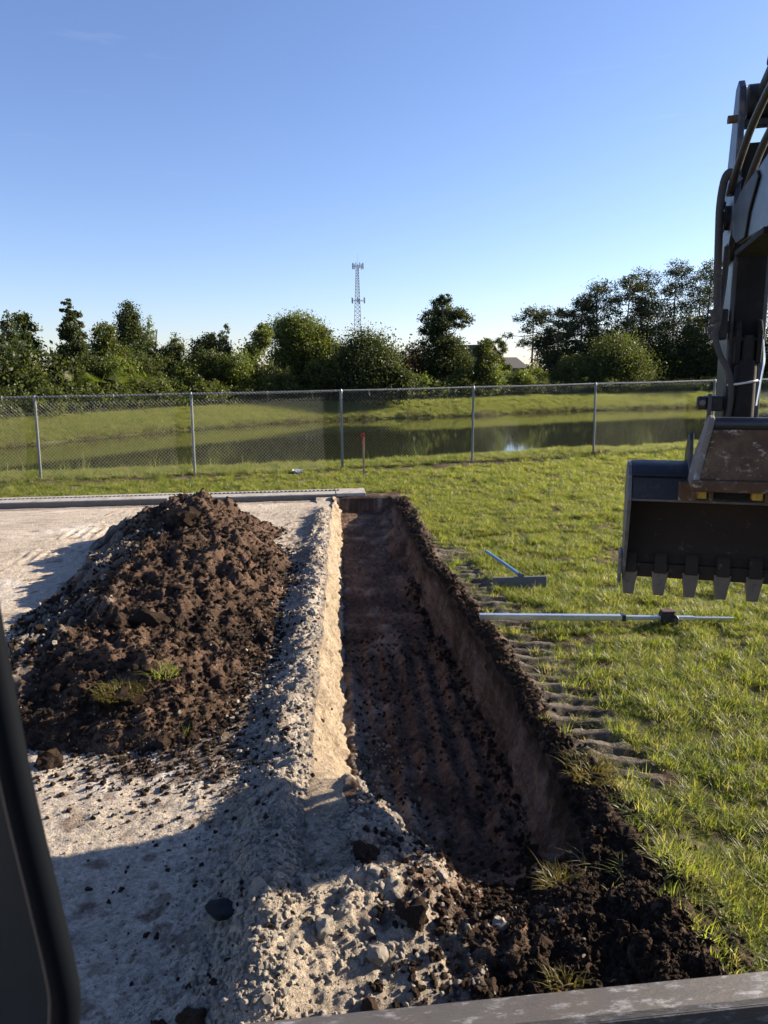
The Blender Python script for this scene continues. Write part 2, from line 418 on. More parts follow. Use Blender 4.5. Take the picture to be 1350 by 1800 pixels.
def earth_mat(name, attr=True, base=None, grit=1.0):
    t = NT(name); co = t.coord()
    n1 = t.noise(38, 5, 0.7, co); n2 = t.noise(210, 3, 0.6, co)
    vo = t.node('ShaderNodeTexVoronoi'); vo.inputs['Scale'].default_value = 75; t.link(co, vo.inputs['Vector'])
    f = t.ramp(n1.outputs[0], [(0.25, (0.52, 0.52, 0.52)), (0.75, (1.40, 1.40, 1.40))])
    f2 = t.ramp(n2.outputs[0], [(0.3, (0.75, 0.75, 0.75)), (0.7, (1.2, 1.2, 1.2))])
    mul = t.mixc(f.outputs[0], f2.outputs[0], 1.0, 'MULTIPLY')
    if attr:
        a = t.node('ShaderNodeAttribute', attribute_name='col'); c = a.outputs['Color']
    else:
        rnd = t.node('ShaderNodeObjectInfo')
        big = t.noise(9, 3, 0.6, co)
        c = t.ramp(big.outputs[0], [(0.3, base[0]), (0.7, base[1])]).outputs[0]
        rr = t.ramp(rnd.outputs['Random'], [(0, (0.75, 0.75, 0.75)), (1, (1.2, 1.2, 1.2))])
        c = t.mixc(c, rr.outputs[0], 1.0, 'MULTIPLY')
    t.link(t.mixc(c, mul, 1.0, 'MULTIPLY'), t.p.inputs['Base Color'])
    t.p.inputs['Roughness'].default_value = 0.95
    t.p.inputs['Specular IOR Level'].default_value = 0.15
    n3 = t.noise(95, 4, 0.65, co)
    b = t.bump(vo.outputs['Distance'], 0.7 * grit, 0.010)
    b = t.bump(n1.outputs[0], 1.0 * grit, 0.030, b)
    b = t.bump(n3.outputs[0], 0.9 * grit, 0.012, b)
    b = t.bump(n2.outputs[0], 0.7 * grit, 0.004, b)
    t.link(b, t.p.inputs['Normal'])
    return t.m

def leaf_mat(name, cols, trans=0.4, tcol=(1.5, 1.7, 0.7), attr=True, rough=0.5, spec=0.25):
    t = NT(name)
    if attr:
        fac = t.node('ShaderNodeAttribute', attribute_name='tint').outputs['Fac']
    else:
        fac = t.node('ShaderNodeObjectInfo').outputs['Random']
    c = t.ramp(fac, [(i / (len(cols) - 1), k) for i, k in enumerate(cols)]).outputs[0]
    t.link(c, t.p.inputs['Base Color'])
    t.p.inputs['Roughness'].default_value = rough
    t.p.inputs['Specular IOR Level'].default_value = spec
    tr = t.node('ShaderNodeBsdfTranslucent')
    t.link(t.mixc(c, tcol, 1.0, 'MULTIPLY'), tr.inputs['Color'])
    mx = t.node('ShaderNodeMixShader'); mx.inputs[0].default_value = trans
    t.link(t.p.outputs[0], mx.inputs[1]); t.link(tr.outputs[0], mx.inputs[2]); t.link(mx.outputs[0], t.out.inputs[0])
    return t.m

def metal_mat(name, base, rough=0.4, metallic=0.0, wear=None, wear_amt=0.5, wear_sc=9, dirt=None, dirt_amt=0.5, spec=0.5, stretch=None, bump=0.15):
    t = NT(name); co = t.coord()
    if stretch:
        mp = t.node('ShaderNodeMapping'); mp.inputs['Scale'].default_value = stretch; t.link(co, mp.inputs[0]); vec = mp.outputs[0]
    else: vec = co
    big = t.noise(4, 5, 0.65, co); c = base
    c = t.mixc(tuple(v * 0.7 for v in base), tuple(min(1, v * 1.35) for v in base), big.outputs[0])
    if dirt:
        dn = t.noise(6.5, 8, 0.7, co)
        r = t.ramp(dn.outputs[0], [(0.62 - 0.3 * dirt_amt, (0, 0, 0)), (0.75, (1, 1, 1))])
        c = t.mixc(c, dirt, r.outputs[0])
    rn = t.noise(wear_sc, 9, 0.72, vec)
    if wear:
        r = t.ramp(rn.outputs[0], [(0.66 - 0.22 * wear_amt, (0, 0, 0)), (0.72 - 0.12 * wear_amt, (1, 1, 1))])
        c = t.mixc(c, wear, r.outputs[0])
    t.link(c, t.p.inputs['Base Color'])
    rr = t.node('ShaderNodeMapRange'); rr.inputs[3].default_value = rough * 0.7; rr.inputs[4].default_value = min(1, rough * 1.4)
    t.link(rn.outputs[0], rr.inputs[0]); t.link(rr.outputs[0], t.p.inputs['Roughness'])
    t.p.inputs['Metallic'].default_value = metallic
    t.p.inputs['Specular IOR Level'].default_value = spec
    t.link(t.bump(rn.outputs[0], bump, 0.01), t.p.inputs['Normal'])
    return t.m

def flat_mat(name, c, rough=0.6, metallic=0):
    return metal_mat(name, c, rough, metallic, bump=0.05)

M_ground = earth_mat('earth')
M_rock = earth_mat('limestone', False, ((0.42, 0.37, 0.30), (0.58, 0.53, 0.45)), 0.8)
M_clod = earth_mat('soil_clod', False, ((0.042, 0.028, 0.0195), (0.102, 0.067, 0.046)), 1.4)
M_darkrock = earth_mat('dark_stone', False, ((0.018, 0.018, 0.02), (0.04, 0.04, 0.042)), 0.5)
M_grass = leaf_mat('grass_blades', [(0.076, 0.102, 0.024), (0.130, 0.160, 0.034), (0.182, 0.202, 0.050), (0.22, 0.19, 0.10)], 0.52, (1.9, 1.9, 0.85), attr=False, rough=0.45, spec=0.4)
M_bank = leaf_mat('bank_grass', [(0.12, 0.15, 0.042), (0.18, 0.20, 0.062), (0.235, 0.225, 0.095)], 0.5, (1.6, 1.65, 0.9), attr=False)
M_leafmid = leaf_mat('leaves_mid_green', [(0.030, 0.043, 0.013), (0.066, 0.083, 0.023), (0.125, 0.138, 0.042)], 0.42, (1.5, 1.5, 0.7))
M_leafdark = leaf_mat('leaves_dark_green', [(0.019, 0.029, 0.011), (0.042, 0.056, 0.018), (0.082, 0.096, 0.031)], 0.38, (1.5, 1.5, 0.7))
M_leaflight = leaf_mat('leaves_olive_green', [(0.06, 0.075, 0.02), (0.105, 0.12, 0.032), (0.155, 0.16, 0.05)], 0.42)
M_leafyel = leaf_mat('leaves_yellow_green', [(0.055, 0.07, 0.015), (0.095, 0.115, 0.025), (0.14, 0.15, 0.04)], 0.42)
M_leafred = leaf_mat('leaves_red_brown', [(0.05, 0.028, 0.015), (0.085, 0.04, 0.022), (0.07, 0.06, 0.022)], 0.3, (1.6, 1.2, 0.8))
M_needle = leaf_mat('pine_needles', [(0.023, 0.032, 0.014), (0.046, 0.056, 0.023), (0.085, 0.092, 0.036)], 0.32, (1.4, 1.4, 0.75))
M_bark = metal_mat('bark', (0.15, 0.12, 0.095), 0.9, spec=0.1, wear=(0.24, 0.20, 0.16), wear_sc=5, stretch=(3, 3, .5), bump=0.6)
M_galv = metal_mat('galvanised_steel', (0.15, 0.165, 0.175), 0.45, 0.5, wear=(0.11, 0.12, 0.125), wear_sc=30)
M_wire = metal_mat('galvanised_wire', (0.21, 0.22, 0.215), 0.4, 0.5)
M_concrete = metal_mat('concrete', (0.34, 0.32, 0.285), 0.9, spec=0.2, wear=(0.26, 0.24, 0.21), wear_sc=7, dirt=(0.15, 0.12, 0.09), dirt_amt=0.4, bump=0.4)

# ------------------------------------------------------------------ ground sheet
def geo(a, b, n, first):
    """n+1 values from a to b whose steps grow from `first`"""
    L = abs(b - a); lo, hi = 1.0001, 4.0
    for _ in range(80):
        m = (lo + hi) / 2
        if first * (m ** n - 1) / (m - 1) > L: hi = m
        else: lo = m
    st = first * lo ** np.arange(n); v = np.concatenate([[0], np.cumsum(st)]); v *= L / v[-1]
    return a + np.sign(b - a) * v

ys = [np.linspace(-14, 1.2, 14)[:-1], np.linspace(1.2, 1.9, 40)[:-1], 1.9 * np.exp(np.linspace(0, math.log(17.5 / 1.9), 520))[:-1],
      17.5 * np.exp(np.linspace(0, math.log(80 / 17.5), 190))[:-1], 80 * np.exp(np.linspace(0, math.log(2500 / 80), 16))]
ys = np.concatenate(ys)
cols = []
yy = ys.copy()
yc = np.clip(yy, 0, 20)
ll, lr, fl, fr = lip_l(yc), lip_r(yc), foot_l(yc), foot_r(yc)
fl = np.maximum(fl, ll + 0.03); fr = np.maximum(fr, fl + 0.05); lr = np.maximum(lr, fr + 0.03)
def span(a, b, n, end=False):
    t = np.linspace(0, 1, n + 1)[: n + 1 if end else n]
    return a[:, None] * (1 - t) + b[:, None] * t
one = np.ones_like(yy)
left = geo(4.6, 1500, 70, 0.06)[::-1]
cols = [np.repeat(-left[None, :-1], len(yy), 0), span(-4.6 * one, ll - 0.7, 165), span(ll - 0.7, ll, 64), span(ll, fl, 26), span(fl, fr, 84),
        span(fr, lr, 16), span(lr, lr + 0.62, 52), span(lr + 0.62, 4.8 * one, 120), np.repeat(geo(4.8, 1500, 70, 0.06)[None], len(yy), 0)]
GX = np.concatenate(cols, 1); GY = np.repeat(yy[:, None], GX.shape[1], 1)
q = zones(GX.ravel(), GY.ravel())
gz = q['z']
gc = ground_col(GX.ravel(), GY.ravel(), q)
gx, gy = GX.ravel().copy(), GY.ravel().copy()
wallm = (q['trench'] > 0.5) & (((q['wall_t'] > 0.05) & (q['wall_t'] < 0.98)) | ((q['twr'] > 0.03) & (q['twr'] < 0.97)))
gx = gx + wallm * (0.035 * perlin(gy / 0.16, gz / 0.12, 51) + 0.022 * perlin(gy / 0.06, gz / 0.05, 52) + 0.012 * np.abs(perlin(gy / 0.03, gz / 0.03, 53)) + 0.018 * perlin(gy / 0.7, gz / 0.035, 54) + (q['twr'] > 0.02) * 0.03 * perlin(gy / 0.4, gz / 0.5, 55))
me = np_mesh('ground', np.stack([gx, gy, gz], 1), grid_faces(*GX.shape), gc)
g_o = new_obj('ground', me, M_ground); tag(g_o, kind='structure')

# pond
t = NT('pond_water'); co = t.coord()
t.p.inputs['Base Color'].default_value = (0.022, 0.024, 0.010, 1)
t.p.inputs['Roughness'].default_value = 0.02; t.p.inputs['IOR'].default_value = 1.33
mp = t.node('ShaderNodeMapping'); mp.inputs['Scale'].default_value = (0.8, 2.2, 1); t.link(co, mp.inputs[0])
nz = t.noise(2.2, 4, 0.5, mp.outputs[0])
t.link(t.bump(nz.outputs[0], 0.025, 0.05), t.p.inputs['Normal'])
w = MB().add([(-70, 10, WATER), (80, 10, WATER), (80, 95, WATER), (-70, 95, WATER)], [(0, 1, 2, 3)]).build('pond_water', t.m)
tag(w, kind='structure')

# ------------------------------------------------------------------ soil mound
def mound_h(x, y):
    cx = np.interp(y, [3.6, 4.6, 6, 7.2, 8.2, 9.3, 11], [-1.75, -1.95, -2.05, -2.12, -2.25, -2.55, -2.6]) + 0.12 * perlin(y / 0.9, y * 0, 61)
    h = np.interp(y, [3.75, 4.2, 4.7, 5.4, 6.2, 7.2, 8.2, 9.2, 9.9, 10.5, 11.0], [0, 0.12, 0.27, 0.33, 0.34, 0.44, 0.49, 0.67, 0.57, 0.25, 0])
    wr = np.interp(y, [3.7, 4.5, 6, 8, 10, 11], [0.6, 1.0, 1.12, 1.25, 1.15, 0.8]) + 0.12 * perlin(y / 0.6, y * 0, 62)
    wlft = np.interp(y, [3.7, 4.5, 6, 8, 10, 11], [0.85, 1.2, 1.3, 1.35, 1.25, 0.9]) + 0.14 * perlin(y / 0.6, y * 0, 63)
    t = np.where(x > cx, (x - cx) / wr, (cx - x) / wlft)
    prof = np.clip(1 - t, -0.4, 1); prof = np.where(prof > 0, prof * (1 + 0.25 * np.sin(prof * np.pi)), prof)
    n1 = fbm(x, y, 0.7, 4, 64); n2 = fbm(x, y, 0.22, 3, 65)
    env = sm(0, 0.25, prof)
    rg = np.abs(fbm(x, y, 0.30, 5, 67, 0.55)); rg2 = np.abs(fbm(x, y, 0.07, 2, 68))
    z = h * prof + env * (0.11 * n1 + 0.06 * n2 + 0.065 * (0.45 - rg) + 0.026 * (0.3 - rg2) + 0.022 * lumps(x, y, 0.22, 11) * sm(0, .5, n1) + 0.016 * lumps(x, y, 0.09, 12) * sm(-.1, .5, n2) + 0.010 * lumps(x, y, 0.045, 13)) * np.clip(h / 0.3, 0.2, 1)
    z = z - 0.02 + 0.025 * lumps(x, y, 0.06, 14) * sm(-0.25, 0.1, prof + 0.4 * n2) - 0.25 * sm(0.0, -0.3, prof) - 0.3 * (1 - sm(0.0, 0.12, h))
    side = sm(0.25, 0.8, np.where(x < cx, t, 0) + 0.35 * n1)
    return z, n1, n2, side
my = np.concatenate([3.6 * np.exp(np.linspace(0, math.log(11.1 / 3.6), 400))])
mx_ = np.linspace(-4.15, -0.75, 270)
XX, YY = np.meshgrid(mx_, my)
x, y = XX.ravel(), YY.ravel()
mz, n1, n2, side = mound_h(x, y)
nf = fbm(x, y, 0.05, 2, 66)
mc = mix(L3(0.048, 0.031, 0.0215) + 0 * np.zeros((len(x), 3)), L3(0.132, 0.083, 0.056) + np.zeros((len(x), 3)), np.clip(0.45 + 0.75 * n1 + 0.45 * n2, 0, 1))
mc = mix(mc, L3(0.27, 0.24, 0.205) + 0 * mc, np.clip(side * (0.42 + 0.9 * n2), 0, 0.75))
mo = new_obj('soil_mound', np_mesh('soil_mound', np.stack([x, y, mz], 1), grid_faces(*XX.shape), np.clip(mc * (1 + 0.15 * nf)[:, None], 0.01, 1)), M_ground)
tag(mo, 'long heap of dug dark brown soil on the pale limestone pad', 'soil heap')
def surf_z(x, y):
    g = ground_z(x, y); m = mound_h(np.atleast_1d(np.asarray(x, float)), np.atleast_1d(np.asarray(y, float)))[0]
    inm = (np.atleast_1d(x) > -4.15) & (np.atleast_1d(x) < -0.75) & (np.atleast_1d(y) > 3.6) & (np.atleast_1d(y) < 11.1)
    return np.where(inm, np.maximum(g, m), g)

# ------------------------------------------------------------------ scattering (for stuff only)
def scatter(name, pts, rot, scl, idx, sources, smooth=True):
    me = bpy.data.meshes.new(name)
    me.vertices.add(len(pts)); me.vertices.foreach_set('co', np.ascontiguousarray(pts, np.float32).ravel())
    for nm, ty, dat, key in (('rot', 'FLOAT_VECTOR', rot, 'vector'), ('scl', 'FLOAT', scl, 'value'), ('idx', 'INT', idx, 'value')):
        a = me.attributes.new(nm, ty, 'POINT')
        a.data.foreach_set(key, np.ascontiguousarray(dat, np.int32 if ty == 'INT' else np.float32).ravel())
    o = new_obj(name, me)
    ng = bpy.data.node_groups.new(name + '_nodes', 'GeometryNodeTree')
    ng.interface.new_socket('Geometry', in_out='INPUT', socket_type='NodeSocketGeometry')
    ng.interface.new_socket('Geometry', in_out='OUTPUT', socket_type='NodeSocketGeometry')
    N = ng.nodes; Lk = ng.links
    gi = N.new('NodeGroupInput'); go = N.new('NodeGroupOutput'); jn = N.new('GeometryNodeJoinGeometry')
    def attr(n, ty):
        a = N.new('GeometryNodeInputNamedAttribute'); a.data_type = ty; a.inputs[0].default_value = n
        return [s for s in a.outputs if s.enabled][0]
    ra, sa, ia = attr('rot', 'FLOAT_VECTOR'), attr('scl', 'FLOAT'), attr('idx', 'INT')
    for k, so in enumerate(sources):
        cmp_ = N.new('FunctionNodeCompare'); cmp_.data_type = 'INT'; cmp_.operation = 'EQUAL'
        ins = [s for s in cmp_.inputs if s.enabled]
        Lk.new(ia, ins[0]); ins[1].default_value = k
        inst = N.new('GeometryNodeInstanceOnPoints')
        oi = N.new('GeometryNodeObjectInfo'); oi.inputs['Object'].default_value = so; oi.inputs['As Instance'].default_value = True
        Lk.new(gi.outputs[0], inst.inputs['Points']); Lk.new(cmp_.outputs[0], inst.inputs['Selection'])
        Lk.new(oi.outputs['Geometry'], inst.inputs['Instance']); Lk.new(ra, inst.inputs['Rotation']); Lk.new(sa, inst.inputs['Scale'])
        Lk.new(inst.outputs[0], jn.inputs[0])
    Lk.new(jn.outputs[0], go.inputs[0])
    m = o.modifiers.new('scatter', 'NODES'); m.node_group = ng
    return o

def source(name, me, mat):
    me.materials.append(mat)
    return bpy.data.objects.new(name, me)          # never linked: only its mesh is instanced

def stone_mesh(name, seed, sub=3, rough=0.28, sq=(1, 1, 0.75), cut=(0.5, 0.88)):
    bm = bmesh.new(); bmesh.ops.create_icosphere(bm, subdivisions=sub, radius=1)
    r = np.random.default_rng(seed)
    planes = r.normal(size=(11, 3)); planes /= np.linalg.norm(planes, axis=1)[:, None]; dd = r.uniform(cut[0], cut[1], 11)
    off = r.uniform(0, 50, 3)
    for v in bm.verts:
        c = np.array(v.co)
        for p, d in zip(planes, dd):
            k = c @ p
            if k > d: c = c - p * (k - d) * 0.97
        k = float(perlin(np.array([c[0] * 1.7 + off[0]]), np.array([c[1] * 1.7 + c[2] * 1.3 + off[1]]), seed)[0])
        k2 = float(perlin(np.array([c[0] * 4 + off[1]]), np.array([c[1] * 4 - c[2] * 3 + off[2]]), seed)[0])
        c = c * (1 + rough * k + rough * 0.35 * k2)
        v.co = Vector(c * np.array(sq))
    me = bpy.data.meshes.new(name); bm.to_mesh(me); bm.free()
    me.polygons.foreach_set('use_smooth', np.full(len(me.polygons), True))
    me.set_sharp_from_angle(angle=R(28))
    return me

def tuft_mesh(name, seed, n, rad, hmin, hmax, wid, lean=0.5, seg=3, flat=0.0):
    r = np.random.default_rng(seed); V = []; F = []
    for i in range(n):
        a = r.uniform(0, 2 * math.pi); d = rad * math.sqrt(r.uniform()); bx, by = d * math.cos(a), d * math.sin(a)
        la = a + r.normal(0, 0.9); ln = abs(r.normal(lean, 0.3)); h = r.uniform(hmin, hmax); w = wid * r.uniform(0.7, 1.3)
        sa = la + math.pi / 2 + r.normal(0, 0.5); sx, sy = math.cos(sa), math.sin(sa)
        b = len(V)
        for k in range(seg + 1):
            t = k / seg
            out = h * ln * t ** 1.7; z = h * (t - 0.35 * min(ln, 1.5) * t * t) * (1 - flat)
            px, py = bx + out * math.cos(la), by + out * math.sin(la)
            ww = w * (1 - t) ** 0.7 * (0.8 + 0.2 * (k > 0))
            if k < seg: V += [(px - sx * ww, py - sy * ww, z), (px + sx * ww, py + sy * ww, z)]
            else: V += [(px, py, z)]
        for k in range(seg):
            q0 = b + 2 * k
            if k < seg - 1: F.append((q0, q0 + 1, q0 + 3, q0 + 2))
            else: F.append((q0, q0 + 1, q0 + 2))
    me = bpy.data.meshes.new(name); me.from_pydata(V, [], F); me.update()
    return me

def weed_mesh(name, seed, n, hgt):
    r = np.random.default_rng(seed); V = []; F = []
    for i in range(n):
        a = r.uniform(0, 2 * math.pi); d = r.uniform(0.2, 1) * hgt * 0.8; z = hgt * r.uniform(0.2, 1) * (1 - 0.4 * d / hgt)
        c = np.array([d * math.cos(a), d * math.sin(a), z]); l = hgt * r.uniform(0.18, 0.34)
        u = np.array([math.cos(a), math.sin(a), r.uniform(-0.4, 0.5)]); s = np.array([-math.sin(a), math.cos(a), r.uniform(-0.3, 0.3)])
        b = len(V); V += [c - u * l * .5, c + s * l * .3, c + u * l * .6, c - s * l * .3]; F.append((b, b + 1, b + 2, b + 3))
    me = bpy.data.meshes.new(name); me.from_pydata([tuple(v) for v in V], [], F); me.update(); return me

def cand(n, x0, x1, y0, y1, seed):
    r = np.random.default_rng(seed); return r.uniform(x0, x1, n), r.uniform(y0, y1, n), r

tufts = [source('tuft', tuft_mesh('tuft_short', 1, 26, 0.05, 0.035, 0.085, 0.0026, 0.7), M_grass),
         source('tuft', tuft_mesh('tuft_mid', 2, 24, 0.05, 0.05, 0.12, 0.0030, 0.8), M_grass),
         source('tuft', tuft_mesh('tuft_long', 3, 18, 0.045, 0.06, 0.16, 0.0028, 0.95), M_grass),
         source('tuft', tuft_mesh('tuft_mat', 4, 30, 0.07, 0.03, 0.09, 0.0028, 1.3, 3, 0.35), M_grass),
         source('weed', weed_mesh('tuft_weed', 5, 22, 0.055), M_grass),
         source('tuft', tuft_mesh('tuft_blade', 6, 7, 0.035, 0.09, 0.20, 0.0030, 0.9, 4), M_grass)]
P, RO, S, I = [], [], [], []
def lay(x, y, prob, r, smin, smax, kinds, zoff=-0.004):
    qq = zones(x, y)
    p = prob(qq, x, y)
    k = r.uniform(size=len(x)) < p
    # only what lies in or just outside the camera's field
    px = np.abs(x) < 0.60 * y + 1.2
    k &= px
    x, y, z = x[k], y[k], qq['z'][k]; n = len(x)
    P.append(np.stack([x, y, z + zoff], 1)); RO.append(np.stack([r.normal(0, .12, n), r.normal(0, .12, n), r.uniform(0, 6.28, n)], 1))
    S.append(r.uniform(smin, smax, n) * (0.85 + 0.35 * fbm(x, y, 0.5, 2, 71))); I.append(r.choice(len(kinds) and np.array(kinds), n))
def p_lawn(qq, x, y):
    return qq['turf'] * np.clip(1.05 - 1.15 * qq['bare'], 0, 1) * np.clip(0.62 + 1.0 * fbm(x, y, 0.35, 3, 72), 0.10, 1) * (1 - 0.85 * qq['soil']) * (1 - 0.95 * qq['track']) * (qq['dfy'] < 3.2)
x, y, r = cand(56000, 0.9, 5.2, 1.6, 7.0, 100); lay(x, y, p_lawn, r, 0.6, 1.1, [0, 1, 1, 3, 3, 4, 0])
x, y, r = cand(9000, 1.15, 5.2, 1.8, 7.5, 101); lay(x, y, lambda a, b, c: p_lawn(a, b, c) * sm(0.0, 0.35, fbm(b, c, 0.8, 2, 73) + 0.25 * sm(1.6, 2.6, b)), r, 0.65, 1.15, [2, 2, 5, 1, 4])
x, y, r = cand(90000, -0.4, 8.5, 7.0, 13.0, 102); lay(x, y, p_lawn, r, 0.75, 1.2, [0, 1, 3, 3, 0])
x, y, r = cand(90000, -10, 13.5, 13.0, 22.5, 103); lay(x, y, p_lawn, r, 0.9, 1.5, [0, 1, 3])
x, y, r = cand(700, 0.8, 2.2, 2.2, 8, 104); lay(x, y, lambda a, b, c: 0.35 * a['track'] + 0.1 * a['berm'], r, 0.6, 1.1, [3, 4, 0])
r = np.random.default_rng(105); n = 420; x = r.uniform(0.95, 3.1, n); y = 6.03 - np.abs(r.normal(0, 0.05, n)); lay(x, y, lambda a, b, c: 0.55 * a['turf'] * (1 - a['soil']) + 0.15, r, 0.6, 1.1, [1, 1, 3, 0])
n = 120; x = r.uniform(1.1, 1.7, n); y = 7.2 - np.abs(r.normal(0, 0.04, n)); lay(x, y, lambda a, b, c: 0.5 + 0 * b, r, 0.6, 1.2, [1, 2, 3])
P, RO, S, I = map(np.concatenate, (P, RO, S, I))
tag(scatter('grass', P, RO, S, I, tufts), kind='stuff')

# coarse grass and reeds on the banks of the pond
M_reed = leaf_mat('reeds', [(0.075, 0.065, 0.03), (0.12, 0.11, 0.045), (0.15, 0.13, 0.06)], 0.35, (1.3, 1.3, 0.8), attr=False)
bt = [source('tuft', tuft_mesh('bank_tuft', 11, 20, 0.16, 0.08, 0.22, 0.010, 0.6, 2), M_bank),
      source('tuft', tuft_mesh('bank_tuft', 12, 16, 0.13, 0.10, 0.30, 0.010, 0.5, 2), M_bank),
      source('tuft', tuft_mesh('reed_tuft', 13, 9, 0.10, 0.35, 0.9, 0.008, 0.25, 3), M_bank),
      source('tuft', tuft_mesh('shore_reed', 14, 16, 0.16, 0.2, 0.5, 0.012, 0.4, 3), M_reed)]
P, RO, S, I = [], [], [], []
r = np.random.default_rng(120)
n = 62000; x = r.uniform(-27, 36, n); y = shore_y(x) + r.uniform(0.05, 5.6, n); lay(x, y, lambda a, b, c: np.clip(0.8 + 0.5 * a['n1'], 0, 1), r, 0.7, 1.3, [0, 0, 1])
n = 5200; x = r.uniform(-27, 36, n); y = shore_y(x) + r.normal(0.12, 0.28, n); lay(x, y, lambda a, b, c: np.clip(0.5 + 1.3 * fbm(b, c, 3.0, 2, 75), 0, 1), r, 0.5, 1.0, [3, 3, 1])
n = 420; x = r.uniform(-12.5, 9, n); y = fence_y(x) + r.uniform(2.2, 3.9, n); lay(x, y, lambda a, b, c: 0.75 * np.clip(sm(-1, -6, b) + 0.06, 0, 1), r, 0.5, 1.1, [2])
P, RO, S, I = map(np.concatenate, (P, RO, S, I))
tag(scatter('bank_grass', P, RO, S, I, bt), kind='stuff')

# gravel and crumbs
stones = [source('stone', stone_mesh('pebble', 20 + k, 3, 0.18), M_rock) for k in range(4)]
crumbs = [source('crumb', stone_mesh('crumb', 30 + k, 3, 0.5), M_clod) for k in range(4)]
def pieces(x, y, size, r, sink=0.25):
    z = surf_z(x, y)
    return np.stack([x, y, z + size * 0.5 - size * sink], 1), np.stack([r.uniform(0, 6.28, len(x)) for _ in range(3)], 1), size
r = np.random.default_rng(130)
xs, ysx, sz = [], [], []
n = 9000; y = 1.9 * np.exp(r.uniform(0, math.log(6), n)); x = lip_l(y) - np.abs(r.normal(0.18, 0.2, n)); xs.append(x); ysx.append(y); sz.append(0.003 + 0.016 * r.uniform(size=n) ** 5)
n = 4200; y = r.uniform(1.9, 3.3, n); x = r.normal(-0.15, 0.33, n); xs.append(x); ysx.append(y); sz.append(0.0025 + 0.016 * r.uniform(size=n) ** 6)
n = 900; y = r.uniform(3.2, 5.2, n); x = foot_l(y) + 0.04 + np.abs(r.normal(0.05, 0.16, n)); xs.append(x); ysx.append(y); sz.append(0.005 + 0.015 * r.uniform(size=n) ** 3)
n = 5200; y = 2.0 * np.exp(r.uniform(0, math.log(6.2), n)); x = r.uniform(-0.75, -0.1, n) * y * 0.75; ok = x < lip_l(y) - 0.1; xs.append(x[ok]); ysx.append(y[ok]); sz.append((0.002 + 0.007 * r.uniform(size=n) ** 4)[ok])
n = 260; y = r.uniform(4.5, 10, n); x = -2.9 + r.normal(0, 0.25, n); xs.append(x); ysx.append(y); sz.append(0.008 + 0.025 * r.uniform(size=n) ** 3)
x, y, s_ = map(np.concatenate, (xs, ysx, sz))
p, ro, s_ = pieces(x, y, s_, r)
tag(scatter('limestone_gravel', p, ro, s_, r.integers(0, 4, len(p)), stones), kind='stuff')
xs, ysx, sz = [], [], []
n = 32000; y = 3.8 * np.exp(r.uniform(0, math.log(11 / 3.8), n)); x = r.uniform(-3.4, -0.85, n); k = mound_h(x, y)[0] > -0.03; xs.append(x[k]); ysx.append(y[k]); sz.append((0.004 + 0.022 * r.uniform(size=n) ** 7)[k])
n = 13000; y = 1.9 * np.exp(r.uniform(0, math.log(6.5), n)); x = lip_r(y) + np.abs(r.normal(0.12, 0.16, n)) * np.where(y > 3.5, 0.5, 1.0); xs.append(x); ysx.append(y); sz.append(0.003 + 0.018 * r.uniform(size=n) ** 6)
n = 11000; y = r.uniform(1.9, 3.1, n); x = r.normal(0.75, 0.32, n); xs.append(x); ysx.append(y); sz.append(0.003 + 0.020 * r.uniform(size=n) ** 7)
n = 2600; y = r.uniform(3.0, 7.5, n); x = foot_l(y) + 0.07 + r.uniform(0, 1, n) * (foot_r(y) - foot_l(y) - 0.1); xs.append(x); ysx.append(y); sz.append(0.003 + 0.016 * r.uniform(size=n) ** 5)
n = 1600; y = r.uniform(3.0, 9, n); x = foot_r(y) - np.abs(r.normal(0.03, 0.07, n)); xs.append(x); ysx.append(y); sz.append(0.004 + 0.020 * r.uniform(size=n) ** 5)
n = 800; y = 2.0 * np.exp(r.uniform(0, math.log(5), n)); x = lip_l(y) - np.abs(r.normal(0.3, 0.3, n)); xs.append(x); ysx.append(y); sz.append(0.003 + 0.013 * r.uniform(size=n) ** 5)
n = 2600; y = r.normal(4.0, 0.28, n); x = r.normal(-1.35, 0.42, n); xs.append(x); ysx.append(y); sz.append(0.003 + 0.016 * r.uniform(size=n) ** 5)
n = 1500; y = r.normal(5.4, 0.9, n); x = r.normal(-0.95, 0.2, n); xs.append(x); ysx.append(y); sz.append(0.003 + 0.016 * r.uniform(size=n) ** 5)
x, y, s_ = map(np.concatenate, (xs, ysx, sz))
p, ro, s_ = pieces(x, y, s_, r)
tag(scatter('soil_crumbs', p, ro, s_, r.integers(0, 4, len(p)), crumbs), kind='stuff')

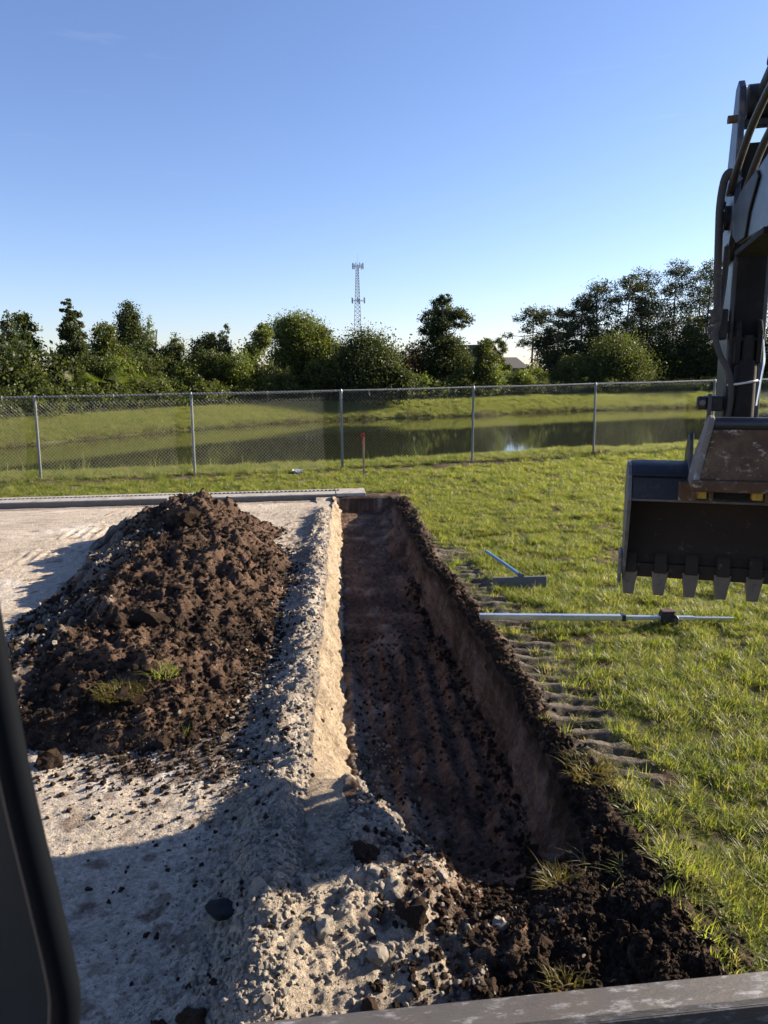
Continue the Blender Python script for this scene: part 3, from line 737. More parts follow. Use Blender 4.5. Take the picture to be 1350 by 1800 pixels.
# ------------------------------------------------------------------ vegetation beyond the pond
def crown_mesh(name, blobs, n, size, seed, clump=0.16, aspect=0.55, up_bias=0.3):
    """blobs: (cx,cy,cz, rx,ry,rz); leaf-sized faces gathered in clumps through each blob's shell"""
    r = np.random.default_rng(seed)
    B = np.array(blobs, float); B[:, 3:] *= r.uniform(0.8, 1.2, (len(B), 3)); area = (B[:, 3] * B[:, 5] + B[:, 4] * B[:, 5] + B[:, 3] * B[:, 4]); cnt = np.maximum(30, (n * area / area.sum())).astype(int)
    C, T = [], []
    for b, m in zip(B, cnt):
        k = max(8, m // 34)
        d = r.normal(size=(k, 3)); d /= np.linalg.norm(d, axis=1)[:, None]
        rad = 1 - np.abs(r.normal(0, 0.20, k)); sp = r.uniform(size=k) < 0.2; rad[sp] *= r.uniform(1.05, 1.34, sp.sum())
        cc = b[:3] + d * rad[:, None] * b[3:]
        ct = r.uniform(0.1, 0.8, k)
        w = r.integers(0, k, m)
        sg = clump * (b[3] + b[4] + b[5]) / 3 * r.uniform(0.6, 1.3, k)[w]
        C.append(cc[w] + r.normal(size=(m, 3)) * np.stack([sg, sg, sg * 0.75], 1)); T.append(np.clip(ct[w] + r.normal(0, 0.16, m), 0, 1))
    C = np.concatenate(C); T = np.concatenate(T); m = len(C)
    u = r.normal(size=(m, 3)); u /= np.linalg.norm(u, axis=1)[:, None]
    nrm = r.normal(size=(m, 3)) + np.array([0, 0, up_bias]); nrm /= np.linalg.norm(nrm, axis=1)[:, None]
    u = u - nrm * (u * nrm).sum(1)[:, None]; u /= np.linalg.norm(u, axis=1)[:, None] + 1e-6
    v = np.cross(nrm, u); s = (size * r.uniform(0.6, 1.35, m))[:, None]
    V = np.stack([C - u * s * 0.5, C + v * s * aspect * 0.5, C + u * s * 0.5, C - v * s * aspect * 0.5], 1).reshape(-1, 3)
    F = np.arange(4 * m).reshape(m, 4)
    me = np_mesh(name, V, F, smooth=False)
    a = me.attributes.new('tint', 'FLOAT', 'POINT'); a.data.foreach_set('value', np.repeat(T, 4).astype(np.float32))
    return me

def trunk_obj(root, blobs, h, r0, top, r):
    mb = MB()
    bend = r.normal(0, 0.05 * h, 2)
    path = [(bend[0] * (t * t), bend[1] * t * t, top * t - 0.25 * (t == 0)) for t in np.linspace(0, 1, 6)]
    mb.tube(path, [r0 * (1 - 0.75 * t) for t in np.linspace(0, 1, 6)], 7)
    for b in blobs:
        t = min(0.9, max(0.25, (b[2] - 0.3 * b[5]) / top - 0.15)); s0 = Vector((bend[0] * t * t, bend[1] * t * t, top * t))
        e = Vector(b[:3]); mid = (s0 + e) / 2 + Vector((0, 0, -0.06 * h))
        mb.tube(smooth_path([s0, mid, e], 3), [r0 * 0.42 * (1 - 0.8 * k / 6) for k in range(7)], 5)
    return mb.build('trunk', M_bark, root, smooth=True)

def blobs_for(style, h, w, r):
    hw = w / 2; B = []
    J = lambda s: float(r.normal(0, s))
    if style == 'oval':
        for k in range(6):
            t = k / 5; z = h * (0.22 + 0.62 * t); rr = hw * (0.95 - 0.45 * abs(t - 0.35) - 0.25 * t)
            B.append((J(hw * .25), J(hw * .25), z, rr, rr, h * 0.15))
    elif style == 'broad':
        for k in range(11):
            z = h * r.uniform(0.25, 0.82); rr = hw * r.uniform(0.28, 0.45); lim = (hw - rr) * (1.0 if z < .6 * h else .65)
            B.append((r.uniform(-lim, lim), J(hw * .3), min(z, h - rr * .9), rr, rr, rr * 0.95))
        B.append((0, 0, h * 0.82, hw * .4, hw * .4, h * .17))
    elif style == 'mound':
        B.append((0, 0, h * 0.28, hw * 0.92, hw * .8, h * 0.34)); B.append((-hw * .1, 0, h * 0.62, hw * 0.55, hw * .55, h * 0.36))
        for k in range(7):
            a = r.uniform(-1, 1); B.append((hw * .75 * a, -hw * .3 + J(.3), h * r.uniform(.2, .66) * (1 - .5 * abs(a)), hw * .27, hw * .27, h * .16))
    elif style == 'thin':
        for k in range(8):
            t = k / 7; rr = hw * r.uniform(0.28, 0.42); a = r.uniform(0, 6.28)
            B.append((math.cos(a) * hw * .55 * (1 - .4 * t), math.sin(a) * hw * .5, h * (0.35 + 0.6 * t), rr, rr, rr * .7))
    elif style == 'snag':
        for k in range(24):
            t = (k / 23) ** 0.85; rr = hw * (0.36 - 0.26 * t) * r.uniform(.6, 1.2); a = k * 2.4 + r.uniform(-.6, .6); d = hw * (0.85 - 0.78 * t) * r.uniform(.3, 1.15)
            B.append((math.cos(a) * d, math.sin(a) * d, h * (0.18 + 0.79 * t), rr, rr, rr * .55))
        B += [(0, 0, h * .3, hw * .8, hw * .7, h * .24)]
    elif style == 'spire':
        for k in range(7):
            t = k / 6; rr = hw * (0.8 - 0.65 * t); B.append((J(hw * .15), J(hw * .15), h * (0.3 + 0.66 * t), rr, rr, h * .08))
    elif style == 'vine':
        for (dx, z, rr, rz) in ((.05, .95, .18, .05), (.0, .88, .32, .07), (.24, .80, .42, .07), (-.2, .77, .42, .07), (.38, .73, .30, .05), (-.05, .70, .46, .06), (-.22, .65, .32, .05), (.0, .60, .42, .07),
                                (-.16, .50, .55, .09), (.17, .48, .58, .10), (-.3, .34, .6, .12), (.3, .32, .6, .12), (-.42, .16, .6, .14), (.4, .15, .6, .14), (0, .2, .8, .18)):
            B.append((dx * w * .9, J(hw * .15), h * z, hw * rr, hw * rr, h * rz))
    elif style == 'shrub':
        for k in range(7):
            z = h * r.uniform(0.2, 0.72); rr = hw * r.uniform(0.35, 0.55); B.append((r.uniform(-1, 1) * (hw - rr), J(hw * .25), z, rr, rr, h * .25))
    return B

STY = {'oval': (15000, 0.17, 0.26), 'broad': (27000, 0.165, 0.28), 'mound': (22000, 0.18, 0.25), 'thin': (6000, 0.17, 0.34), 'snag': (17000, 0.17, 0.28), 'spire': (6000, 0.15, 0.34),
       'vine': (24000, 0.175, 0.22), 'shrub': (10000, 0.165, 0.26)}
def tree(name, label, cat, x, y, h, w, style, mat, seed, group=None, dens=1.0):
    r = np.random.default_rng(seed)
    root = tag(empty(name, (x, y, -0.1)), label, cat, group)
    B = blobs_for(style, h, w, r); n, s, cl = STY[style]
    n = int(n * dens * max(0.55, min(1.6, w * h / 18)))
    new_obj('crown', crown_mesh('crown', B, n, s, seed, cl), mat, root)
    trunk_obj(root, B[:6], h, 0.035 + 0.016 * h, h * 0.86, r)
    return root

def pine(label, x, y, h, w, seed, group=None, bare=0.35, dens=1.0):
    r = np.random.default_rng(seed)
    root = tag(empty('pine_tree', (x, y, -0.1)), label, 'pine tree', group)
    mb = MB(); bx, by = r.normal(0, 0.25, 2); r0 = 0.11 + 0.006 * h
    top = h * 0.95
    mb.tube([(bx * t, by * t, top * t - 0.3 * (t == 0)) for t in np.linspace(0, 1, 7)], [r0 * (1 - 0.8 * t) for t in np.linspace(0, 1, 7)], 7)
    B = []
    nl = int(17 * dens)
    for k in range(nl):
        t = bare + (0.98 - bare) * (k + 0.5) / nl; a = k * 2.4 + r.normal(0, 0.5)
        rl = w * 0.5 * (0.35 + 0.75 * math.sin(math.pi * min(1, (t - bare) / (1 - bare) * 0.75 + 0.25))) * r.uniform(0.55, 1.05)
        s0 = Vector((bx * t, by * t, h * t * 0.96)); e = s0 + Vector((math.cos(a) * rl, math.sin(a) * rl, 0.12 * h * r.uniform(-0.1, 0.5) * 0.6))
        e.z = min(e.z, h * 0.97)
        m = (s0 + e) / 2 + Vector((0, 0, -0.05 * rl))
        mb.tube([s0, m, e], [r0 * 0.33, r0 * 0.22, r0 * 0.1], 5)
        cr = w * r.uniform(0.09, 0.15)
        B.append((*e, cr * 1.25, cr * 1.25, cr * 0.62))
        if r.uniform() < 0.7:
            p = (s0 * 0.4 + e * 0.6) + Vector((r.normal(0, .25), r.normal(0, .25), 0.15)); B.append((*p, cr, cr, cr * 0.55))
    B.append((bx, by, h * 0.965, w * .17, w * .17, h * 0.035))
    mb.build('trunk', M_bark, root, smooth=True)
    new_obj('crown', crown_mesh('crown', B, int(6400 * dens), 0.27, seed, 0.40, 0.36, 0.8), M_needle, root)
    return root

tree('small_tree', 'dark shaggy tree cut by the left edge of the picture', 'tree', -26.1, 52, 6.8, 2.6, 'oval', M_leafdark, 201)
tree('small_tree', 'thin open-crowned tree next to the left edge of the picture, sky through its branches', 'tree', -23.6, 50, 6.3, 2.4, 'thin', M_leafmid, 202, dens=1.3)
tree('broadleaf_tree', 'ragged pointed tree with bristling top, dark and wide below, left of the oval-crowned tree', 'tree', -21.2, 51, 7.5, 4.4, 'snag', M_leafdark, 203, dens=1.3)
tree('broadleaf_tree', 'leafy mid-green tree between the ragged pointed tree and the dark oval-crowned one', 'tree', -19.3, 54, 6.2, 3.6, 'oval', M_leafmid, 204, dens=1.2)
tree('broadleaf_tree', 'dense dark oval-crowned tree standing above the left thicket', 'tree', -20.5, 60, 8.1, 3.0, 'oval', M_leafdark, 205, dens=1.5)
tree('small_tree', 'slender pale spire just right of the dark oval-crowned tree', 'tree', -17.9, 58, 6.7, 1.6, 'spire', M_leaflight, 206)
tree('small_tree', 'low rounded tree right of the slender pale spire', 'tree', -16.5, 58, 5.6, 2.6, 'oval', M_leafmid, 207)
tree('broadleaf_tree', 'dark round-topped tree in the dip of the left treeline', 'tree', -14.6, 60, 5.6, 3.4, 'oval', M_leafdark, 208, dens=1.3)
tree('small_tree', 'narrow pointed tree right of the dark round-topped one', 'tree', -12.6, 60, 6.1, 2.1, 'spire', M_leafmid, 209, dens=1.6)
tree('small_tree', 'open feathery tree on the left shoulder of the broad olive tree', 'tree', -9.6, 58, 5.9, 2.8, 'thin', M_leaflight, 210, dens=1.6)
tree('broadleaf_tree', 'broad olive-green tree with many tops left of the radio tower', 'tree', -7.0, 62, 6.9, 6.4, 'broad', M_leaflight, 211, dens=1.3)
tree('broadleaf_tree', 'rounded tree between the broad olive tree and the radio tower', 'tree', -4.5, 62, 6.1, 3.2, 'oval', M_leafmid, 212, dens=1.1)
tree('shrub', 'yellow-green bush at the foot of the radio tower', 'bush', -3.1, 59, 4.7, 2.4, 'shrub', M_leafyel, 213)
tree('shrub', 'big dark dome of vines just right of the radio tower', 'bush', -0.9, 59, 5.1, 6.9, 'mound', M_leafdark, 214, dens=1.3)
tree('shrub', 'reddish-leaved bush between the dome of vines and the tall vine-clad tree', 'bush', 2.2, 66, 4.6, 2.6, 'shrub', M_leafred, 215)
tree('broadleaf_tree', 'tall vine-clad tree with a pinched waist, right of the radio tower', 'tree', 5.4, 68, 9.2, 5.2, 'vine', M_leafdark, 216, dens=1.3)
tree('small_tree', 'thin small tree right of the tall vine-clad tree', 'tree', 8.9, 66, 5.0, 3.0, 'thin', M_leafmid, 217, dens=2.2)
tree('shrub', 'bright yellow-green bush under the thin small tree, in front of the brown roof', 'bush', 9.3, 65, 3.0, 3.2, 'shrub', M_leafyel, 218)
tree('small_tree', 'spindly little tree rising behind the grey house', 'tree', 14.4, 92, 6.2, 3.0, 'thin', M_leafmid, 219)
tree('shrub', 'rounded green bush between the grey house and the big sunlit bush', 'bush', 18.0, 72, 3.9, 4.0, 'shrub', M_leafmid, 220)
tree('shrub', 'low pale bush right of the grey house', 'bush', 14.4, 70, 2.9, 3.2, 'shrub', M_leaflight, 221)
tree('shrub', 'big sunlit bush in front of the pines, left of the excavator arm', 'bush', 23.6, 74, 6.1, 7.2, 'mound', M_leafmid, 222, dens=1.1)

pine('first pine from the left, umbrella top on a bare leaning trunk', 16.8, 84, 9.2, 5.0, 301, bare=0.55, dens=0.8)
pine('low pine tucked against the second tier of the pine grove, right of the bare-trunked one', 19.3, 82, 8.8, 5.0, 302, bare=0.3, dens=1.2)
pine('third pine of the grove, filling the step below the taller tops', 21.4, 80, 9.8, 5.0, 303, bare=0.25, dens=1.3)
pine('stout dense pine where the grove rises, behind the big sunlit bush', 23.6, 82, 11.6, 6.0, 304, bare=0.25, dens=1.5)
pine('pine directly right of the stout dense one, open top', 25.8, 80, 11.9, 5.0, 305, bare=0.35, dens=1.1)
pine('pine with a forked airy top in the middle of the grove', 29.1, 84, 13.0, 5.6, 306, bare=0.4, dens=1.1)
pine('tallest pine of the grove, layered round top', 32.7, 84, 14.1, 6.4, 307, bare=0.4, dens=1.3)
pine('pine half hidden by the excavator hose', 35.8, 83, 13.7, 5.6, 308, bare=0.3, dens=1.2)
for k, (x, y, h, w) in enumerate(((40.4, 86, 14.4, 6.5), (44.0, 84, 13.2, 6.5), (49.4, 86, 14.7, 6.5), (54.0, 82, 13.5, 7), (60., 86, 14.6, 7), (50., 96, 15.5, 7), (41., 96, 14.5, 7))):
    pine('pine of the grove standing behind the excavator arm', x, y, h, w, 310 + k, 'pines behind the excavator arm', bare=0.25, dens=1.2)
r = np.random.default_rng(330)
for k, (x, y, h, w, lb) in enumerate(((20.5, 86, 6.5, 6, 'dark undergrowth bush below the low pine, left end of the grove'), (25.5, 86, 7.5, 7, 'dark undergrowth bush directly behind the big sunlit bush'),
        (29.5, 80, 7.0, 6.5, 'dark undergrowth bush below the pine with the forked top'), (33.5, 80, 7.5, 7, 'dark undergrowth bush below the tallest pine'),
        (38.5, 81, 7.5, 7, 'dark undergrowth bush behind the excavator arm'), (44.5, 80, 7.5, 7, 'dark undergrowth bush behind the excavator arm'), (51., 79, 7.5, 7.5, 'dark undergrowth bush behind the excavator arm'),
        (31., 88, 9.5, 6.5, 'tall dark bush deep in the grove, left of the tallest pine'), (36., 89, 9.5, 7, 'tall dark bush deep in the grove, right of the tallest pine'))):
    tree('shrub', lb, 'bush', x, y, h, w, 'mound', M_leafdark, 340 + k, 'undergrowth below the pines', dens=0.8)
TH = [(-25, 47, 4.0, 3.4, 'olive bush at the left edge of the picture, under the shaggy tree'), (-22.6, 48, 3.9, 3.4, 'round bush behind the leftmost fence post'),
      (-20.4, 49, 3.5, 3.2, 'bush below the ragged pointed tree, left of the palmettos'), (-18.4, 51, 3.7, 3.6, 'bush behind the fan palmettos, under the dark oval-crowned tree'),
      (-16.6, 53, 4.0, 3.2, 'bush right of the fan palmettos, under the slender pale spire'), (-14.8, 54, 3.6, 3.0, 'round bush straight above the second fence post from the left'),
      (-12.9, 55, 4.3, 3.6, 'yellowish bush below the narrow pointed tree'), (-11.2, 56, 4.2, 3.2, 'bush in the gap right of the narrow pointed tree'),
      (-9.6, 57, 3.9, 3.2, 'bush below the open feathery tree'), (-7.4, 58.5, 3.2, 3.4, 'bush at the foot of the broad olive-green tree'),
      (-4.6, 58.5, 3.3, 3.2, 'bush at the foot of the rounded tree left of the tower'), (2.6, 62, 2.8, 3.0, 'low bush in front of the reddish-leaved bush'),
      (6.8, 64.5, 2.6, 2.6, 'low bush at the right foot of the tall vine-clad tree'), (12.2, 67, 2.4, 3.4, 'low bush in front of the grey-roofed house')]
for k, (x, y, h, w, lb) in enumerate(TH):
    tree('shrub', lb, 'bush', x, y, h, w, 'shrub', (M_leafmid, M_leaflight, M_leafmid, M_leafyel)[k % 4], 360 + k, 'bushes of the far thicket')

# palmetto fans in the thicket
def palmetto(label, x, y, z, s, seed, group):
    r = np.random.default_rng(seed); root = tag(empty('palmetto', (x, y, z)), label, 'palmetto', group)
    for f in range(9):
        a = r.uniform(0, 6.28); el = r.uniform(0.5, 1.35); st = s * r.uniform(0.6, 1.0)
        c = Vector((math.cos(a) * math.cos(el), math.sin(a) * math.cos(el), math.sin(el))) * st
        fwd = c.normalized(); side = fwd.cross(Vector((0, 0, 1))).normalized(); mb = MB()
        mb.tube([(0, 0, 0), tuple(c)], 0.012, 4)
        for k in range(11):
            an = (k - 5) / 5 * 1.25; d = (fwd * math.cos(an) + side * math.sin(an)); d.z -= 0.10; L = s * 0.62
            n_ = d.cross(fwd.cross(side)).normalized() * 0.024
            mb.add([c, c + d * L * .4 + n_, c + d * L + Vector((0, 0, -.06)), c + d * L * .4 - n_], [(0, 1, 2, 3)])
        o = mb.build('frond', M_leafyel, root)
        a_ = o.data.attributes.new('tint', 'FLOAT', 'POINT'); a_.data.foreach_set('value', np.full(len(o.data.vertices), r.uniform(0.2, 0.9), np.float32))
for k, (x, y, z) in enumerate(((-18.6, 48.2, 1.0), (-17.4, 48.6, 1.1), (-16.2, 49.0, 1.0), (-15.3, 49.6, 1.0), (-19.8, 47.6, 0.9))):
    palmetto(('fan palmetto second from the left in the palmetto row', 'fan palmetto in the middle of the palmetto row', 'fan palmetto second from the right in the palmetto row', 'rightmost of the pale fan palmettos in the left thicket', 'leftmost of the pale fan palmettos in the left thicket')[k], x, y, z, 1.15, 380 + k, 'fan palmettos in the left thicket')

# the low vine hedge along the top of the far bank: one mass nobody could count
r = np.random.default_rng(390); B = []
for x in np.arange(-30, 62, 0.62):
    y = float(np.interp(x, SX, SY)) + 5.6 + r.normal(0, .25)
    hh = r.uniform(1.0, 1.7) * (1.15 if x < -8 else 0.9)
    B.append((x, y, hh * 0.42, .8, .8, hh * 0.55)); B.append((x + .3, y + .9, hh * .6, .8, .8, hh * .5))
me = crown_mesh('vine_hedge', B, 62000, 0.17, 391, 0.24)
tag(new_obj('vine_hedge', me, M_leafmid), kind='stuff')
B = []
for x in np.arange(19, 66, 2.0):
    B.append((x + r.normal(0, .5), float(np.interp(x, SX, SY)) + 8.5 + r.uniform(0, 12), 1.6, 2.0, 2.0, 2.4))
tag(new_obj('wood_floor_brush', crown_mesh('wood_floor_brush', B, 42000, 0.32, 392, 0.28), M_leafdark), kind='stuff')
B = []
for x in np.arange(-62, 5, 2.2):
    B.append((x, float(np.interp(x, SX, SY)) + 16 + r.uniform(0, 9), 1.7, 2.2, 2.2, 2.6))
tag(new_obj('thicket_floor_brush', crown_mesh('thicket_floor_brush', B, 42000, 0.32, 393, 0.28), M_leafdark), kind='stuff')

# ------------------------------------------------------------------ radio tower and far houses
M_towerm = flat_mat('tower_steel', (0.16, 0.17, 0.19), 0.6, 0.3)
M_ant = flat_mat('antenna_white', (0.45, 0.46, 0.47), 0.6)
tw = tag(empty('radio_tower', (-8.1, 260, 0), R(12)), 'tall grey lattice radio tower with antenna clusters rising behind the trees', 'radio tower')
def tw_w(z): return 2.35 - (2.35 - 0.55) * z / 38.5
def tw_leg(k, z):
    a = R(-70 + 120 * k); return Vector((math.cos(a) * tw_w(z), math.sin(a) * tw_w(z), z))
for k in range(3):
    MB().tube([tw_leg(k, 0), tw_leg(k, 38)], [0.13, 0.09], 6).build('tower_leg', M_towerm, tw)
mb = MB(); z = 0
zs = [0]
while zs[-1] < 37: zs.append(zs[-1] + max(0.85, 1.05 * tw_w(zs[-1])))
for i in range(len(zs) - 1):
    a, b = zs[i], min(zs[i + 1], 38)
    for k in range(3):
        p, q_ = tw_leg(k, a), tw_leg((k + 1) % 3, a); p2, q2 = tw_leg(k, b), tw_leg((k + 1) % 3, b)
        mb.tube([p, q2], 0.05, 4, False); mb.tube([q_, p2], 0.05, 4, False); mb.tube([p, q_], 0.045, 4, False)
tag(mb.build('bracing', M_towerm, tw), kind='stuff')
for zc, rad, n in ((37.6, 1.75, 9), (26.3, 2.3, 6)):
    ring = MB()
    for k in range(12):
        a, b = 2 * math.pi * k / 12, 2 * math.pi * (k + 1) / 12
        ring.tube([(math.cos(a) * rad, math.sin(a) * rad, zc), (math.cos(b) * rad, math.sin(b) * rad, zc)], 0.07, 4, False)
    for k in range(3): ring.tube([(0, 0, zc), (math.cos(R(120 * k + 20)) * rad, math.sin(R(120 * k + 20)) * rad, zc)], 0.06, 4)
    po = ring.build('antenna_platform', M_towerm, tw)
    for k in range(n):
        a = 2 * math.pi * k / n + (0.25 if n == 6 else 0); c = Vector((math.cos(a) * (rad + .1), math.sin(a) * (rad + .1), zc))
        MB().box((c.x - .14, c.y - .1, zc - 0.9), (c.x + .14, c.y + .1, zc + 1.0)).build('antenna_panel', M_ant, po)
MB().tube([(0, 0, 37.5), (0, 0, 41.5)], [0.06, 0.03], 5).build('mast_tip', M_towerm, tw)
for zc, a in ((14.6, 2.6), (13.9, 0.1)):
    MB().tube([(math.cos(a) * 2.1, math.sin(a) * 2.1, zc - .4), (math.cos(a) * 2.1, math.sin(a) * 2.1, zc + 1.2)], 0.16, 6).build('antenna_panel', M_towerm, tw)

M_roof1 = metal_mat('brown_shingles', (0.10, 0.075, 0.06), 0.9, wear=(0.13, 0.10, 0.08), wear_sc=3, spec=0.1)
M_roof2 = metal_mat('grey_shingles', (0.10, 0.095, 0.09), 0.9, wear=(0.13, 0.125, 0.12), wear_sc=3, spec=0.1)
M_hwall = flat_mat('house_wall', (0.20, 0.185, 0.165), 0.9)
M_win = flat_mat('window_glass', (0.03, 0.035, 0.04), 0.1)
def house(label, x, y, rz, wdt, dep, eave, ridge, mat):
    o = tag(empty('house', (x, y, -0.1), rz), label, 'house'); a, b = wdt / 2, dep / 2
    MB().prism([(-b, 0), (b, 0), (b, eave), (0, ridge - 0.25), (-b, eave)], -a, a).build('wall', M_hwall, o)
    MB().prism([(-b - .4, eave - 0.12), (0, ridge), (b + .4, eave - 0.12), (b + .4, eave + .06), (0, ridge + .18), (-b - .4, eave + .06)], -a - .4, a + .4).build('roof', mat, o)
    for k in (-1, 1):
        w_ = MB().box((k * a * .5 - .6, -b - .05, 0.9), (k * a * .5 + .6, -b - .003, 2.2)).build('window', M_win, o)
house('house with a brown shingle roof half hidden right of the vine-clad tree', 12.0, 101, R(-30), 6, 8, 2.9, 5.6, M_roof1)
house('grey-roofed house glimpsed low between the bushes left of the pines', 17.2, 112, R(20), 6, 7, 2.6, 4.1, M_roof2)

# ------------------------------------------------------------------ chain-link fence
fence = tag(empty('chain_link_fence', (-0.96, 16.91, 0)), 'galvanised chain-link fence crossing the grass in front of the pond', 'fence')
FO = Vector((-0.96, 16.91, 0))
PXv = [-13.5, -10.45, -7.42, -4.23, -0.96, 2.22, 5.61, 9.22, 12.5, 15.8]; PYv = [float(fence_y(v)) for v in PXv]
POST = [Vector((a, b, 0)) for a, b in zip(PXv, PYv)]
FH = [1.80, 1.80, 1.79, 1.81, 1.83, 1.85, 1.88, 1.92, 1.95, 1.97]
lean = [0, 0, .035, .02, .0, .012, -.02, -.01, 0, 0]
tops = []
for p, h, ln in zip(POST, FH, lean):
    t_ = p + Vector((ln, 0, h)) - FO; tops.append(t_)
    o = MB().tube([p - FO - Vector((0, 0, .1)), t_ - Vector((0, 0, 0.05))], 0.030, 10).build('fence_post', M_galv, fence, smooth=True)
    MB().tube([t_ + Vector((-.0, 0, -0.06)), t_ + Vector((0, 0, -0.01)), t_ + Vector((0, 0, .035))], [0.037, 0.037, 0.016], 10).build('post_cap', M_galv, o, smooth=True)
for i in range(len(tops) - 1):
    MB().tube([tops[i], (tops[i] + tops[i + 1]) / 2 - Vector((0, 0, 0.012)), tops[i + 1]], 0.0225, 8).build('top_rail', M_galv, fence, smooth=True)
seg = [(POST[i + 1] - POST[i]).length for i in range(len(POST) - 1)]; cum = np.concatenate([[0], np.cumsum(seg)])
def fpos(u):
    i = min(max(np.searchsorted(cum, u) - 1, 0), len(seg) - 1); t_ = (u - cum[i]) / seg[i]
    return POST[i].lerp(POST[i + 1], t_), FH[i] * (1 - t_) + FH[i + 1] * t_, (POST[i + 1] - POST[i]).normalized()
PW = 0.0765; nw = int(cum[-1] / (PW / 2)); V = []; F = []
nz_ = 46
for i in range(nw - 1):
    for k in range(nz_ + 1):
        u = i * PW / 2 + (PW / 2) * ((k + i) % 2); p, h, d = fpos(min(u, cum[-1] - .001))
        z = 0.05 + (h + 0.035 - 0.05) * k / nz_
        nrm = Vector((-d.y, d.x, 0)); bulge = 0.02 * math.sin(u * 1.3) * math.sin(z * 1.7)
        c = p - FO - nrm * (0.034 + 0.004 * ((k + i) % 2)) + Vector((0, 0, z)) + nrm * bulge * (z < 1.6)
        rr_ = 0.0016
        V += [tuple(c + d * rr_ * 1.2), tuple(c - d * rr_ * .6 + Vector((0, 0, rr_))), tuple(c - d * rr_ * .6 - nrm * rr_ - Vector((0, 0, rr_ * .5)))]
    b = i * (nz_ + 1) * 3
    for k in range(nz_):
        a_ = b + k * 3
        for e in range(3): F.append((a_ + e, a_ + (e + 1) % 3, a_ + 3 + (e + 1) % 3, a_ + 3 + e))
wm = np_mesh('chain_link_mesh', np.array(V), np.array(F))
tag(new_obj('chain_link_mesh', wm, M_wire, fence), kind='stuff')
tie = MB().tube([(0, -.028, .028), (0, -.042, 0), (.004, -.04, -.05), (.02, -.036, -0.14)], 0.0035, 5).build('tie_wire', M_wire, fence)
first = True
for i in range(len(POST) - 1):
    for t_ in (0.2, 0.5, 0.8):
        o = tie if first else tie.copy()
        if not first: COL.objects.link(o)
        o.location = tops[i].lerp(tops[i + 1], t_); first = False

# ------------------------------------------------------------------ kerb with slot drain
kerb = tag(empty('concrete_kerb', (-0.33, 13.26, 0), math.atan(0.115)), 'low pale concrete kerb along the far side of the limestone pad, ending at the trench', 'kerb')
M_facecon = metal_mat('shade_dark_concrete', (0.16, 0.14, 0.115), 0.95, spec=0.1, wear=(0.19, 0.17, 0.145), wear_sc=5, bump=0.4)  # darker concrete: shade of the kerb's front put into the colour
for (a, b) in ((-0.55, 0.0), (-3.35, -0.562), (-6.72, -3.362), (-9.8, -6.732), (-13, -9.812)):
    dz = random.uniform(-.008, .008)
    MB().prism([(0, -0.5 if a == -.55 else -.2), (0, 0.056 + dz), (0.02, 0.063 + dz), (0.46, 0.078 + dz), (0.48, 0.066 + dz), (0.48, -.2)], a, b).build('kerb_section', M_concrete, kerb, bevel=0.006)
    if a != -.55: MB().box((a + .02, -0.012, -0.2), (b - .02, -0.002, 0.044 + dz)).build('kerb_face_shade', M_facecon, kerb, bevel=0.004)  # thin dark slab standing in for the shade on the front
mb = MB()
for k in range(150):
    x = -0.5 - k * 0.075
    mb.box((x - .022, 0.26, 0.072), (x + .022, 0.315, 0.084))
tag(mb.build('drain_slot', flat_mat('slot_dark', (0.05, 0.05, 0.05), 0.8), kerb), kind='stuff')

# ------------------------------------------------------------------ small things
M_wood = metal_mat('stake_wood', (0.34, 0.22, 0.13), 0.8, wear=(0.2, 0.12, 0.08), wear_sc=20, stretch=(1, 1, .1))
M_orange = leaf_mat('orange_ribbon', [(0.42, 0.05, 0.02), (0.5, 0.07, 0.025)], 0.3, (1, 1, 1), attr=False)
st = tag(empty('survey_stake', (-0.43, 15.74, 0), R(10)), 'wooden survey stake with an orange ribbon, standing in the grass before the fence', 'stake')
MB().prism([(-0.01, -0.1), (0.01, -0.1), (0.01, 0.93), (-0.01, 0.93)], -0.022, 0.022).build('stake_post', M_wood, st, bevel=0.003)
rb = MB()
for k in range(6):
    z0 = 0.935 - 0.05 * k; w_ = 0.02 * math.sin(k * 1.3)
    rb.box((-0.052 + w_ * .4 + (.008 * k if k < 3 else .02), -0.018 - .003 * k, z0 - .05), (-0.020 + w_ * .5, -0.014 - .003 * k, z0))
rb.box((-0.03, -0.014, 0.87), (0.03, 0.016, 0.945)); rb.box((-0.135, -0.02, 0.80), (-0.118, -0.017, 0.86))
rb.build('ribbon', M_orange, st)

# white scrap of litter
bm = bmesh.new(); bmesh.ops.create_grid(bm, x_segments=7, y_segments=5, size=1)
for v in bm.verts: v.co = Vector((v.co.x * .11, v.co.y * .07, 0.03 + 0.035 * math.sin(v.co.x * 4 + v.co.y * 2.3) + random.uniform(-.02, .02)))
me = bpy.data.meshes.new('paper_scrap'); bm.to_mesh(me); bm.free()
o = new_obj('paper_scrap', me, flat_mat('paper_white', (0.8, 0.8, 0.78), 0.8)); o.location = (-1.95, 16.4, 0.03); o.modifiers.new('thick', 'SOLIDIFY').thickness = 0.003
tag(o, 'crumpled white scrap of litter on the grass left of the stake', 'litter')

def gz1(x, y): return float(surf_z(np.array([x]), np.array([y]))[0])
